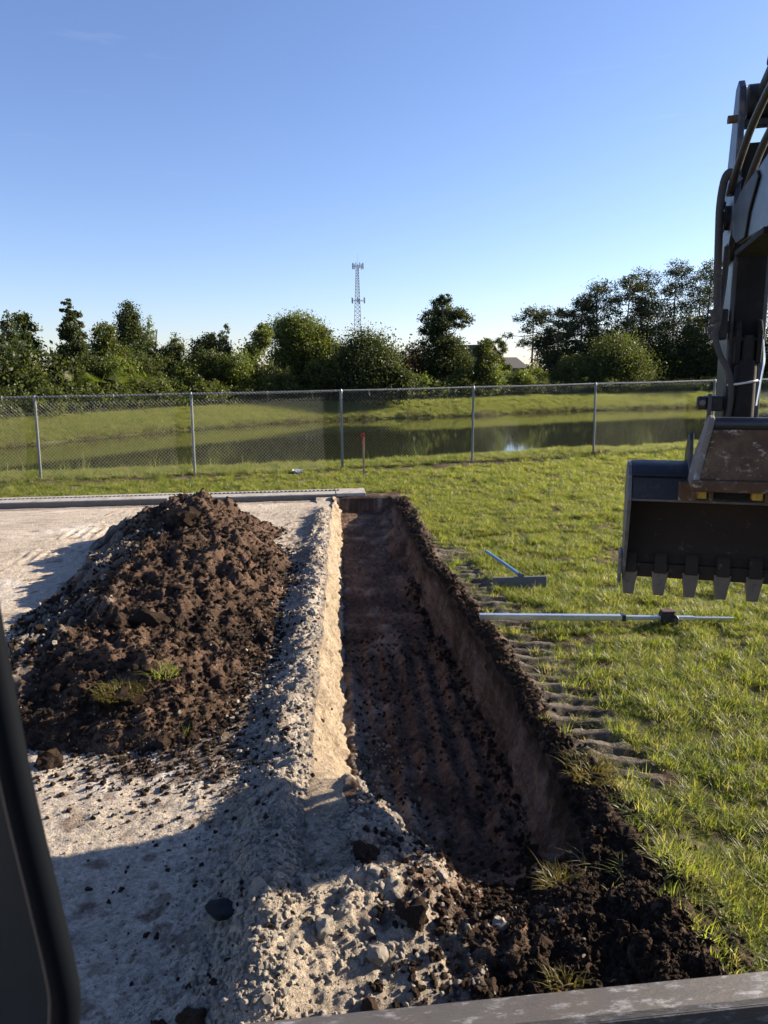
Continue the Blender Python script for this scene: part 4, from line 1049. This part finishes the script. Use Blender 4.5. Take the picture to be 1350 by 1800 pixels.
# wide rake
M_blue = metal_mat('blue_handle', (0.10, 0.24, 0.42), 0.4, wear=(0.3, 0.36, 0.42), wear_sc=14)
M_alu = metal_mat('aluminium', (0.62, 0.64, 0.66), 0.32, 0.85, wear=(0.45, 0.45, 0.45), wear_sc=25)
M_dark = metal_mat('black_plastic', (0.015, 0.015, 0.016), 0.5)
M_barg = metal_mat('grey_bar', (0.10, 0.10, 0.10), 0.6, 0.2, wear=(0.18, 0.15, 0.12), wear_sc=10)
rk = tag(empty('landscape_rake', (1.40, 7.27, gz1(1.4, 7.27) + 0.02), R(4)), 'wide dark-headed rake with a pale blue handle lying in the grass right of the trench', 'rake')
MB().prism([(-0.02, 0.0), (0.02, 0.0), (0.025, 0.12), (-0.012, 0.12)], -0.28, 0.28).build('rake_head', M_barg, rk, bevel=0.006)
MB().tube([(0.02, 0.0, 0.125), (-0.02, 0.5, 0.11), (-0.09, 1.25, 0.085)], 0.017, 10).build('handle', M_blue, rk, smooth=True)
MB().tube([(0.02, -0.01, 0.13), (0.014, 0.07, 0.125)], 0.025, 10).build('socket', M_barg, rk, smooth=True)
# grade rod with receiver
gl = 0.125
gr_ = tag(empty('grade_rod', (0.83, 6.12, gl), R(0.5)), 'silver telescopic grade rod lying from the trench edge onto the grass, dark receiver clamped on', 'measuring rod')
def rod(a, b, t_, n):
    za, zb = -a * 0.022, -b * 0.022
    return MB().add([(a, -t_, za - t_), (a, t_, za - t_), (a, t_, za + t_), (a, -t_, za + t_), (b, -t_, zb - t_), (b, t_, zb - t_), (b, t_, zb + t_), (b, -t_, zb + t_)],
                    [(0, 1, 2, 3), (7, 6, 5, 4), (0, 4, 5, 1), (1, 5, 6, 2), (2, 6, 7, 3), (3, 7, 4, 0)]).build(n, M_alu, gr_, bevel=0.004)
rod(0, 1.27, 0.024, 'rod_section'); rod(1.272, 1.9, 0.018, 'rod_section'); rod(1.902, 2.25, 0.011, 'rod_section')
MB().box((1.255, -.028, -.056), (1.29, .028, .002)).build('collar', M_dark, gr_, bevel=0.004)
cl_ = MB().box((1.60, -0.035, -.070), (1.73, 0.05, 0.012)).build('receiver', M_dark, gr_, bevel=0.008)
MB().box((1.607, -0.03, 0.0135), (1.723, 0.045, 0.032)).build('receiver_face', metal_mat('receiver_red', (0.085, 0.032, 0.024), 0.5), cl_, bevel=0.006)
MB().tube(smooth_path([(1.70, -0.03, 0.0), (1.725, -.065, -.02), (1.72, -.07, -.07), (1.70, -.05, -.09)], 4), 0.013, 6).build('clamp', M_dark, cl_, smooth=True)

# sod, sprouts
def sod(name, label, cat, px, py, rad, n, seed, hmin, hmax, mat=M_grass, lump=True):
    root = tag(empty(name, (px, py, gz1(px, py))), label, cat)
    if lump:
        s_ = new_obj('soil', stone_mesh('soil', seed, 3, 0.5, (1, 0.9, 0.5)), M_clod, root); s_.scale = (rad, rad, rad)
    m_ = tuft_mesh('blades', seed, n, rad * 1.0, hmin, hmax, 0.0035, 1.0, 3)
    b_ = new_obj('blades', m_, mat, root); b_.location.z = rad * 0.32 if lump else 0
    return root
M_dry = leaf_mat('dry_sod', [(0.10, 0.085, 0.02), (0.14, 0.12, 0.03)], 0.4, (1.4, 1.3, 0.6), attr=False)
sod('sod_clump', 'clump of torn yellowed turf on the near flank of the soil heap', 'turf clump', -1.72, 4.42, 0.17, 420, 401, .03, .065, M_dry)
sod('sod_clump', 'bright tuft of turf on the soil heap just above the yellowed clump', 'turf clump', -1.50, 4.62, 0.10, 130, 402, .04, .10)
sod('sod_clump', 'grassy sod on the soil at the near end of the trench', 'turf clump', 0.74, 2.80, 0.075, 150, 403, .03, .09, M_dry)
sod('sod_clump', 'matted dry sod hanging on the right lip of the trench', 'turf clump', 1.12, 3.65, 0.14, 330, 404, .03, .09, M_dry)
sod('sod_clump', 'small yellowed sod in the soil spill above the steel blade', 'turf clump', 0.62, 2.18, 0.06, 90, 405, .03, .07, M_dry)
sod('grass_sprout', 'single bright green sprout standing in the soil near the trench end', 'sprout', 0.94, 2.72, 0.012, 5, 406, .05, .09, M_grass, False)
sod('grass_sprout', 'sparse green sprig at the foot of the soil heap', 'sprout', -1.28, 4.25, 0.05, 26, 407, .04, .08, M_grass, False)
sod('dead_weed', 'dry brown weed at the foot of a fence post behind the rod', 'weed', 5.78, 19.3, 0.14, 90, 408, .2, .45, leaf_mat('dead_weed', [(0.13, 0.085, 0.05), (0.16, 0.11, 0.07)], 0.3, (1, 1, 1), attr=False), False)

# stones and clods one can pick out; each is set down where the ground carries it
SM = [stone_mesh('limestone_rock', 500 + k, 2 + (k < 3), 0.26) for k in range(8)]
CM = [stone_mesh('soil_clod', 520 + k, 2 + (k < 3), 0.5) for k in range(8)]
DM = [stone_mesh('dark_stone', 540, 3, 0.2, (1.2, 0.8, 0.6))]
for m_ in SM: m_.materials.append(M_rock)
for m_ in CM: m_.materials.append(M_clod)
for m_ in DM: m_.materials.append(M_darkrock)
rs = random.Random(5)
def rock(kind, x, y, dia, label, group=None, cat=None, sink=0.28):
    m_ = {'limestone_rock': SM, 'soil_clod': CM, 'dark_stone': DM}[kind]
    o = new_obj(kind, rs.choice(m_[:3] if not group or len(m_) < 3 else m_[3:])); s_ = dia / 2 * 1.08
    o.scale = (s_ * rs.uniform(.9, 1.1), s_ * rs.uniform(.9, 1.1), s_ * rs.uniform(.9, 1.1)); o.rotation_euler = (rs.uniform(-.3, .3), rs.uniform(-.3, .3), rs.uniform(0, 6.28))
    o.location = (x, y, gz1(x, y) + s_ * (0.75 - 2 * sink))
    return tag(o, label, cat or {'limestone_rock': 'rock', 'soil_clod': 'clod', 'dark_stone': 'stone'}[kind], group)
rock('limestone_rock', 0.03, 3.52, 0.12, 'blocky pale rock lying in the trench near its close end')
rock('limestone_rock', -0.50, 2.52, 0.09, 'big pale angular rock beside the black stone at the left edge of the spill')
rock('dark_stone', -0.65, 2.55, 0.135, 'smooth black stone half buried in the pad edge')
rock('limestone_rock', -0.70, 4.02, 0.09, 'pale rock alone on the outer slope of the limestone ridge')
rock('limestone_rock', -0.04, 2.66, 0.07, 'sunlit pale pointed rock in the middle of the near limestone heap')
rock('limestone_rock', -0.68, 3.36, 0.05, 'small round white stone on the pad side of the ridge, inside the shade')
rock('limestone_rock', -0.56, 2.45, 0.055, 'small pale stone just below the big angular rock')
rock('limestone_rock', -0.245, 2.38, 0.085, 'broad pale lump at the crest of the near heap')
rock('limestone_rock', -0.04, 2.30, 0.085, 'grey-white lump just above the steel blade, left of the soil spill')
rock('limestone_rock', 0.44, 2.50, 0.075, 'pale stone among the dark soil of the near spill')
rock('limestone_rock', 0.23, 2.75, 0.07, 'pale stone at the sunlit toe of the trench debris')
rock('limestone_rock', -0.64, 6.2, 0.10, 'pale lump on the limestone ridge halfway along the trench')
rock('limestone_rock', -0.62, 5.75, 0.09, 'rounded pale lump just nearer than the one halfway along the ridge')
rock('limestone_rock', -0.62, 4.75, 0.10, 'pale lump on the ridge beside the nearest part of the soil heap')
rock('soil_clod', -0.10, 2.82, 0.12, 'dark brown pyramid-shaped clod above the sunlit limestone heap')
rock('soil_clod', 0.09, 2.45, 0.13, 'brown clod lodged between the limestone heap and the soil spill')
rock('soil_clod', -2.43, 3.98, 0.16, 'large rounded brown clod at the heap toe, close to the cab frame')
rock('soil_clod', -2.25, 3.88, 0.13, 'smaller rounded brown clod at the near toe of the soil heap')
rock('soil_clod', -1.98, 3.93, 0.14, 'rough dark clod right of the two rounded ones at the heap toe')
rock('soil_clod', -2.05, 5.35, 0.20, 'pale crusted lump on the shoulder of the soil heap')
rock('soil_clod', -1.85, 5.45, 0.24, 'reddish-brown block on the flank of the soil heap beside the crusted lump')
rock('soil_clod', -2.35, 8.5, 0.30, 'big brown block near the top of the soil heap')
rock('soil_clod', -3.3, 6.95, 0.20, 'lone dark clod on the pale pad left of the soil heap')
rock('soil_clod', -0.66, 2.08, 0.11, 'reddish clod at the bottom edge left of the steel blade')
rock('soil_clod', -0.80, 2.10, 0.09, 'tan clod at the bottom edge beside the reddish one')
n_ = 0
while n_ < 56:
    y = 1.95 * math.exp(rs.uniform(0, math.log(4.6))); x = float(lip_l(np.array([y]))[0]) - abs(rs.gauss(0.14, 0.22))
    rock('limestone_rock', x, y, rs.uniform(0.022, 0.052), 'one of the small pale limestone lumps strewn on the ridge along the left trench edge', 'small limestone lumps on the left trench ridge'); n_ += 1
for k in range(22):
    y = rs.uniform(2.05, 3.1); x = rs.gauss(-0.08, 0.25)
    rock('limestone_rock', x, y, rs.uniform(0.02, 0.045), 'one of the small pale lumps in the limestone heap closing the near trench end', 'small lumps in the near limestone heap')
for k in range(64):
    y = rs.uniform(4.0, 9.8); x = rs.uniform(-3.0, -1.15)
    rock('soil_clod', x, y, rs.uniform(0.04, 0.11), 'one of the dark clods lying on the soil heap', 'clods on the soil heap', sink=0.35)
for k in range(36):
    y = 2.3 * math.exp(rs.uniform(0, math.log(4.2))); x = float(lip_r(np.array([y]))[0]) + rs.uniform(0.0, 0.30 if y < 3.5 else 0.17)
    rock('soil_clod', x, y, rs.uniform(0.04, 0.09), 'one of the dark clods on the soil ridge along the right trench edge', 'clods on the right trench ridge', sink=0.35)
for k in range(30):
    rock('soil_clod', rs.gauss(0.68, 0.3), rs.uniform(2.0, 2.9), rs.uniform(0.035, 0.08), 'one of the dark clods in the soil spill at the near end of the trench', 'clods in the near soil spill', sink=0.35)

# ------------------------------------------------------------------ excavator (arm, bucket, blade, what shows of the cab)
ex = tag(empty('excavator', (1.95, 4.05, 0), R(-16)), 'dark excavator with its arm and toothed bucket hanging over the lawn at the right', 'excavator')
M_paint = metal_mat('dark_blue_paint', (0.017, 0.019, 0.026), 0.38, wear=(0.10, 0.10, 0.11), wear_sc=8, wear_amt=0.15, dirt=(0.13, 0.10, 0.075), dirt_amt=0.25, spec=0.6, bump=0.05)
M_skin = metal_mat('scuffed_blue_black', (0.012, 0.013, 0.018), 0.5, wear=(0.05, 0.045, 0.04), wear_sc=12, wear_amt=0.3, dirt=(0.06, 0.048, 0.036), dirt_amt=0.45, spec=0.35, bump=0.2)
M_black = metal_mat('black_steel', (0.011, 0.011, 0.013), 0.5, wear=(0.035, 0.03, 0.028), wear_sc=8, dirt=(0.05, 0.04, 0.03), dirt_amt=0.2, spec=0.3)
M_armface = metal_mat('arm_underside', (0.013, 0.012, 0.011), 0.7, wear=(0.022, 0.02, 0.018), wear_sc=6, dirt=(0.03, 0.025, 0.02), dirt_amt=0.3, spec=0.15)
M_bucket = metal_mat('bucket_steel', (0.028, 0.020, 0.015), 0.75, 0.0, wear=(0.09, 0.07, 0.055), wear_sc=16, wear_amt=0.28, dirt=(0.032, 0.022, 0.016), dirt_amt=0.5, spec=0.2)
M_tooth = metal_mat('tooth_steel', (0.15, 0.125, 0.105), 0.55, 0.3, wear=(0.09, 0.07, 0.06), wear_sc=22, wear_amt=0.5)
M_rust = metal_mat('rusted_plate', (0.070, 0.031, 0.011), 0.8, 0.0, wear=(0.40, 0.33, 0.25), wear_sc=15, wear_amt=0.50, dirt=(0.15, 0.092, 0.045), dirt_amt=0.6, stretch=(1.0, 1.0, 1.5), bump=0.4)
M_worn = metal_mat('worn_steel', (0.13, 0.13, 0.14), 0.5, 0.3, wear=(0.30, 0.29, 0.28), wear_sc=11, wear_amt=0.45, dirt=(0.10, 0.075, 0.055), dirt_amt=0.5)
M_mud = metal_mat('mud_scoured_steel', (0.16, 0.135, 0.11), 0.8, 0.0, wear=(0.36, 0.33, 0.30), wear_sc=13, wear_amt=0.6, dirt=(0.09, 0.065, 0.045), dirt_amt=0.4, bump=0.4)
M_pipe = metal_mat('steel_pipe', (0.035, 0.036, 0.036), 0.45, 0.3, wear=(0.07, 0.065, 0.06), wear_sc=20)
M_hose = metal_mat('hydraulic_hose', (0.036, 0.032, 0.029), 0.7, wear=(0.075, 0.066, 0.058), wear_sc=30)
M_yellow = metal_mat('yellow_paint', (0.45, 0.28, 0.03), 0.6, wear=(0.12, 0.09, 0.05), wear_sc=20)
M_glint = flat_mat('glint_metal', (0.65, 0.66, 0.68), 0.15, 1.0)  # bright metal, used only for the added glint on the barrel edge

bk = MB().sheet([(0.05, 1.07), (0.08, 1.20), (0.11, 1.36), (0.11, 1.52), (0.08, 1.64), (0.01, 1.715), (-0.08, 1.735), (-0.17, 1.715), (-0.225, 1.668)], -0.535, 0.535, -0.025).build('bucket', M_bucket, ex, bevel=0.004)
side = [(0.05, 1.06), (0.08, 1.20), (0.11, 1.36), (0.11, 1.52), (0.08, 1.64), (0.01, 1.715), (-0.08, 1.74), (-0.17, 1.725), (-0.24, 1.672), (-0.275, 1.545), (-0.20, 1.36), (-0.02, 1.06)]
MB().prism(side, -0.557, -0.536).build('side_plate', M_worn, bk, bevel=0.004); MB().prism(side, 0.536, 0.557).build('side_plate', M_worn, bk, bevel=0.004)
MB().sheet([(0.025, 1.712), (-0.08, 1.737), (-0.172, 1.718), (-0.232, 1.672)], -0.534, 0.534, 0.008).build('top_skin', M_skin, bk, bevel=0.003, smooth=True)
MB().prism([(-0.233, 1.667), (-0.268, 1.552), (-0.235, 1.540), (-0.19, 1.66)], -0.534, 0.534).build('rear_band', M_skin, bk, bevel=0.006)
MB().tube([(-0.534, -0.252, 1.548), (-0.05, -0.252, 1.548), (0.534, -0.252, 1.548)], 0.012, 8).build('band_edge', M_worn, bk)
MB().box((-0.535, 0.012, 1.035), (0.535, 0.05, 1.12)).build('cutting_edge', M_bucket, bk, bevel=0.006)
for k in range(7):
    l = -0.51 + 0.17 * k; w0, w1 = 0.047, 0.030
    t_ = MB().add([(l - w0, 0.0, 1.075), (l + w0, 0.0, 1.075), (l + w0, 0.075, 1.075), (l - w0, 0.075, 1.075), (l - w1, 0.018, 0.925), (l + w1, 0.018, 0.925), (l + w1, 0.04, 0.92), (l - w1, 0.04, 0.92)],
              [(0, 1, 2, 3), (7, 6, 5, 4), (0, 4, 5, 1), (1, 5, 6, 2), (2, 6, 7, 3), (3, 7, 4, 0)]).build('tooth', M_tooth, bk, bevel=0.006)
    MB().prism([(-0.02, 1.068), (0.011, 1.068), (0.011, 1.19), (0.0, 1.17)], l - 0.035, l + 0.035).build('tooth_shank', M_bucket, bk, bevel=0.012)
MB().prism([(-0.03, 1.0), (0.05, 1.02), (0.05, 1.2), (-0.08, 1.2)], -0.578, -0.559).build('side_cutter', M_worn, bk, bevel=0.006)
MB().box((-0.30, -0.30, 1.555), (-0.215, -0.235, 1.655)).build('ear_boss', M_rust, bk, bevel=0.008); MB().box((0.215, -0.30, 1.555), (0.30, -0.235, 1.655)).build('ear_boss', M_rust, bk, bevel=0.008)
for s_ in (-1, 1):
    MB().prism([(-0.20, 1.70), (0.0, 1.72), (-0.02, 1.80), (-0.10, 1.89), (-0.15, 1.91), (-0.17, 1.87)], s_ * 0.238 - 0.012, s_ * 0.238 + 0.012).build('bucket_ear', M_paint, bk, bevel=0.006)

cp = MB().add([(-0.222, -0.43, 1.69), (0.222, -0.43, 1.69), (0.165, -0.345, 1.955), (-0.165, -0.345, 1.955), (-0.222, -0.36, 1.66), (0.222, -0.36, 1.66), (0.165, -0.28, 1.93), (-0.165, -0.28, 1.93)],
              [(0, 1, 2, 3), (7, 6, 5, 4), (0, 4, 5, 1), (1, 5, 6, 2), (2, 6, 7, 3), (3, 7, 4, 0)]).build('coupler', M_rust, ex, bevel=0.008)
MB().box((-0.257, -0.465, 1.63), (0.257, -0.40, 1.688)).build('lower_flange', M_rust, cp, bevel=0.008)
MB().tube([(-0.16, -0.33, 1.968), (0.0, -0.33, 1.968), (0.16, -0.33, 1.968)], 0.036, 14).build('cross_tube', M_paint, cp, smooth=True)
for s_ in (-1, 1):
    vs = []
    for dx, hz in ((0, [(-0.45, 1.64), (-0.40, 1.80), (-0.385, 1.96), (-0.36, 2.0), (-0.31, 2.012), (-0.27, 1.99), (-0.22, 1.86), (-0.16, 1.74), (-0.16, 1.66)]),):
        for th in (0, 0.03):
            for (h_, z_) in hz:
                l0 = 0.258 - (z_ - 1.64) / 0.37 * 0.075
                vs.append((s_ * (l0 - th), h_, z_))
    n = 9
    fs = [tuple(range(n)), tuple(range(2 * n - 1, n - 1, -1))] + [(i, i + n, (i + 1) % n + n, (i + 1) % n) for i in range(n)]
    MB().add(vs, fs).build('coupler_cheek', M_mud, cp, bevel=0.008)
for l in (-0.225, 0.04):
    MB().box((l, -0.40, 1.585), (l + 0.05, -0.34, 1.628)).build('lock_pad', M_yellow, cp, bevel=0.005)
MB().box((-0.165, -0.37, 1.582), (0.03, -0.31, 1.627)).build('lock_bar', M_armface, cp, bevel=0.005)
for l in (-0.245, -0.165, 0.100, 0.165): MB().box((l, -0.425, 1.575), (l + 0.018, -0.36, 1.629)).build('lock_bracket', M_rust, cp, bevel=0.004)

stk = MB().prism([(0.0, 1.93), (0.26, 1.93), (0.30, 2.5), (0.30, 3.0), (0.0, 3.0)], -0.072, 0.115).build('stick', M_paint, ex, bevel=0.01)
MB().box((-0.048, -0.012, 1.95), (0.09, -0.002, 2.86)).build('underside_plate', M_armface, stk, bevel=0.004)
# clevis recess and cylinder on the inner side of the stick
MB().prism([(-0.10, 2.27), (-0.014, 2.27), (-0.014, 2.50), (-0.06, 2.50), (-0.10, 2.44)], -0.045, -0.018).build('clevis_plate', M_armface, stk, bevel=0.008)
MB().prism([(-0.10, 2.27), (-0.014, 2.27), (-0.014, 2.50), (-0.06, 2.50), (-0.10, 2.44)], 0.060, 0.085).build('clevis_plate', M_armface, stk, bevel=0.008)
cy = MB().tube([(0.018, -0.075, 1.93), (0.018, -0.072, 2.25), (0.018, -0.072, 2.29)], [0.056, 0.056, 0.045], 18).build('link_cylinder', M_armface, ex, smooth=True)
MB().tube([(0.02, -0.07, 2.28), (0.021, -0.066, 2.37), (0.021, -0.066, 2.42)], [0.036, 0.036, 0.030], 14).build('rod_eye', M_armface, cy, smooth=True)
MB().tube([(-0.05, -0.066, 2.40), (0.09, -0.066, 2.40)], 0.016, 10).build('pin', M_black, cy, smooth=True)
tb = [(0.018 + 0.071 * math.cos(a) - 0.012, -0.076 + 0.066 * math.sin(a), 2.172 + 0.012 * math.cos(a)) for a in np.linspace(0, 2 * math.pi, 25)]
MB().tube(tb, 0.006, 6, False).build('hose_tie', flat_mat('tie_white', (0.5, 0.48, 0.45), 0.6), cy, smooth=True)
MB().tube(smooth_path([(0.085, -0.06, 2.42), (0.105, -0.06, 2.30), (0.098, -.065, 2.2), (0.085, -.07, 2.05)], 5), 0.006, 6).build('barrel_edge_glint', M_glint, cy, smooth=True)  # bright thin tube added as the sunlit edge of the barrel
# head of the stick: two cheeks with open space between, cross bars, pins
for a, b in ((-0.108, -0.075), (0.115, 0.145)):
    MB().prism([(0.30, 2.82), (0.02, 2.82), (-0.07, 2.93), (-0.10, 3.08), (-0.05, 3.30), (-0.04, 3.48), (-0.02, 3.66), (0.04, 3.71), (0.11, 3.69), (0.16, 3.5), (0.26, 3.1)], a, b).build('head_cheek', M_paint, stk, bevel=0.006)
MB().box((-0.074, 0.02, 3.01), (0.114, 0.25, 3.40)).build('head_web', M_armface, stk, bevel=0.004)
MB().box((-0.074, 0.0, 3.475), (0.114, 0.06, 3.51)).build('cross_bar', M_black, stk, bevel=0.004)
MB().tube([(-0.15, 0.02, 3.52), (-0.104, 0.02, 3.52)], 0.020, 10).build('pin_head', M_rust, stk, smooth=True)
for z_, r_, a, b in ((3.035, 0.062, -0.128, -0.106), (3.035, 0.034, -0.155, -0.128), (3.10, 0.02, -0.15, -0.128)):
    MB().tube([(a, 0.03, z_), (b, 0.03, z_)], r_, 14).build('pivot_pin', M_black, stk, smooth=True)
MB().prism([(0.0, 2.96), (0.09, 2.96), (0.10, 3.08), (0.05, 3.13), (0.0, 3.1)], -0.134, -0.129).build('pin_lock_plate', M_black, stk, bevel=0.004)
# boom
boom = MB().prism([(-0.10, 2.93), (-0.28, 2.855), (-1.0, 2.81), (-1.65, 2.58), (-3.25, 0.85), (-3.5, 1.05), (-1.95, 3.0), (-1.2, 3.17), (-0.30, 3.10), (-0.08, 3.07), (-0.04, 3.0)], -0.10, 0.10).build('boom', M_paint, ex, bevel=0.012)
MB().prism([(-0.16, 2.91), (-0.28, 2.858), (-0.50, 2.85), (-0.55, 2.95), (-0.72, 3.07), (-0.66, 3.11), (-0.3, 3.10), (-0.10, 3.05)], -0.112, -0.101).build('tip_casting', M_black, boom, bevel=0.01)
MB().box((-0.115, -0.95, 2.795), (0.115, -0.28, 2.822)).build('boom_bottom_flange', M_armface, boom, bevel=0.003)
# arm cylinder along the top
ac = MB().tube([(0.02, -0.62, 3.69), (0.02, -1.5, 3.70), (0.02, -2.1, 3.68)], 0.062, 16).build('arm_cylinder', M_black, ex, smooth=True)
MB().tube([(0.02, 0.05, 3.60), (0.02, -0.62, 3.69)], 0.055, 14).build('cylinder_rod', M_black, ac, smooth=True)
MB().tube([(-0.06, 0.045, 3.60), (0.10, 0.045, 3.60)], 0.085, 16).build('rod_eye', M_black, ac, smooth=True)
MB().prism([(-0.20, 3.68), (-0.5, 3.72), (-0.5, 3.80), (-0.32, 3.78)], -0.03, 0.07).build('cylinder_bracket', M_black, ac, bevel=0.01)
# steel pipes up the boom and the hoses down the stick
for dl, dz in ((0, 0), (0.05, -0.09)):
    MB().tube(smooth_path([(-0.125 + dl, -0.06, 3.13 + dz), (-0.125 + dl, -0.12, 3.17 + dz), (-0.125 + dl, -0.6, 3.33 + dz), (-0.125 + dl, -1.3, 3.40 + dz)], 6), 0.018, 10).build('hydraulic_pipe', M_pipe, ex, smooth=True)
hp_ = [(-0.100, -0.09, 3.20), (-0.135, -0.1, 3.235), (-0.160, -0.1, 3.20), (-0.172, -0.1, 3.08), (-0.168, -0.1, 2.93), (-0.158, -0.1, 2.70), (-0.146, -0.1, 2.52)]
hs = MB().tube(smooth_path(hp_, 8), 0.0195, 12).build('hydraulic_hose', M_hose, ex, smooth=True)
MB().tube([(-0.09, -0.09, 3.185), (-0.125, -0.09, 3.225)], 0.026, 10).build('hose_fitting', M_worn, hs, smooth=True)
MB().tube([(-0.165, -0.1, 2.56), (-0.146, -0.1, 2.50)], 0.026, 10).build('hose_sleeve', M_hose, hs, smooth=True)
h2 = MB().tube(smooth_path([(-0.115, -0.05, 2.88), (-0.118, -0.05, 2.72), (-0.132, -0.08, 2.58), (-0.140, -0.1, 2.48), (-0.150, -0.1, 2.42), (-0.120, -0.11, 2.32), (-0.070, -0.12, 2.22), (-0.050, -0.11, 2.10), (-0.055, -0.09, 1.95)], 6), 0.016, 10).build('hydraulic_hose', M_hose, ex, smooth=True)
vb = MB().box((-0.150, -0.06, 2.40), (-0.085, 0.06, 2.56)).build('valve_block', M_black, ex, bevel=0.008)
for z_, l_ in ((2.54, -0.165), (2.50, -0.172), (2.46, -0.178), (2.42, -0.166)):
    MB().tube([(-0.15, 0.0, z_), (l_, 0.0, z_)], 0.013, 8).build('hose_nipple', M_worn, vb, smooth=True)
MB().box((-0.084, -0.03, 2.44), (-0.073, 0.05, 2.50)).build('mounting_lug', M_black, vb)
MB().box((-0.112, 0.0, 2.63), (-0.109, 0.03, 2.90)).build('hose_bracket', M_black, ex)
# link arms beside the foot of the stick
lk = MB().prism([(-0.1, 2.02), (0.05, 2.02), (0.05, 2.10), (-0.1, 2.10)], -0.165, -0.085).build('link_arm', M_black, ex, bevel=0.006)
MB().box((-0.215, -0.12, 2.03), (-0.166, -0.06, 2.10)).build('link_boss', M_black, lk, bevel=0.01)
MB().tube([(-0.192, -0.122, 2.067), (-0.192, -0.137, 2.067)], 0.016, 6).build('bolt', M_worn, lk)
MB().prism([(-0.13, 1.93), (-0.10, 1.93), (-0.10, 2.115), (-0.13, 2.105)], -0.165, -0.145).build('link_rib', M_paint, lk, bevel=0.004)

# blade, tracks and deck of the same machine: the undercarriage faces a little left of the arm
def w2l(p):
    d = Vector(p) - Vector((1.95, 4.05, 0)); a = R(16)
    return Vector((d.x * math.cos(a) - d.y * math.sin(a), d.x * math.sin(a) + d.y * math.cos(a), d.z))
def turn(o, loc, rz): o.location = w2l(loc); o.rotation_euler = (0, 0, rz + R(16))
bl = MB().prism([(0.05, 0.655), (-0.035, 0.650), (-0.04, 0.575), (-0.005, 0.57), (-0.03, 0.40), (-0.02, 0.25), (0.06, 0.10), (0.085, 0.12), (0.02, 0.27), (0.01, 0.40), (0.04, 0.575)], -1.02, 1.02).build('dozer_blade', M_black, ex, bevel=0.006)
turn(bl, (0.67, 1.60, 0.0), R(6.0))
cap = MB().prism([(0.046, 0.658), (0.044, 0.663), (-0.030, 0.659), (-0.039, 0.652), (-0.044, 0.648), (-0.044, 0.580), (-0.0405, 0.580), (-0.0405, 0.6515), (-0.034, 0.6525)], -1.021, 1.021).build('blade_top_edge', metal_mat('scuffed_edge', (0.085, 0.078, 0.072), 0.5, 0.2, wear=(0.25, 0.25, 0.255), wear_sc=24, wear_amt=0.6, dirt=(0.10, 0.08, 0.065), dirt_amt=0.5, stretch=(.6, 2, 2), bump=0.3), bl)
for k in range(-3, 4): MB().box((k * 0.32 - .012, -0.10, 0.12), (k * 0.32 + .012, -0.045, 0.565)).build('blade_rib', M_black, bl)
for s_ in (-1, 1):
    tk = MB()
    pr = [(0.75 + 0.27 * math.cos(a), 0.31 + 0.27 * math.sin(a)) for a in np.linspace(-math.pi / 2, math.pi / 2, 9)] + [(-0.95 + 0.27 * math.cos(a), 0.31 + 0.27 * math.sin(a)) for a in np.linspace(math.pi / 2, 1.5 * math.pi, 9)]
    tk.prism(pr, -0.2, 0.2); to = tk.build('track', M_black, ex, bevel=0.01); turn(to, (0.67 + s_ * 0.8, -0.25 + s_ * 0.08, 0.0), R(6))
    MB().prism([(-1.3, 0.30), (0.0, 0.24), (0.0, 0.32), (-1.3, 0.40)], s_ * 0.45 - .05, s_ * 0.45 + .05).build('blade_arm', M_black, bl)
dk = MB().box((-0.95, -6.1, 0.72), (0.85, -4.35, 0.95)).build('deck', M_paint, ex, bevel=0.03)
MB().tube([(0, -3.3, 0.95), (0, -4.4, 0.85)], 0.12, 10).build('boom_foot', M_black, ex, smooth=True)

# cab door edge at the operator's left: rubber-edged frame and its tinted pane
def cp3(px, py, Y=0.55):
    d = fw + rt * ((px - 675) / 1280) + up * ((900 - py) / 1280); t_ = Y / d.y
    return w2l(Vector((0, 0, CAM_H)) + d * t_)
edge = [(-40, 1000), (-8, 1180), (34, 1390), (82, 1590), (108, 1700), (118, 1765), (110, 1850), (80, 1930)]
M_rub = metal_mat('black_rubber', (0.003, 0.004, 0.006), 0.6, bump=0.03, spec=0.06)
fr_ = MB().tube(smooth_path([cp3(a, b) for a, b in edge], 8), 0.0115, 12).build('cab_door_frame', M_rub, ex, smooth=True)
MB().tube(smooth_path([cp3(a - 29, b) for a, b in edge], 8), 0.0022, 8).build('door_trim', metal_mat('trim_brown', (0.09, 0.07, 0.055), 0.5), fr_, smooth=True)
pp = [cp3(a - 27, b) for a, b in edge]; qq_ = [cp3(a - 420, b) for a, b in edge]
vs = [tuple(v) for v in pp + qq_]; n = len(edge)
gl_ = MB().add(vs, [(i, i + 1, n + i + 1, n + i) for i in range(n - 1)]).build('door_pane', metal_mat('tinted_pane', (0.022, 0.025, 0.024), 0.35, spec=0.3), fr_)
gl_.modifiers.new('thick', 'SOLIDIFY').thickness = 0.006
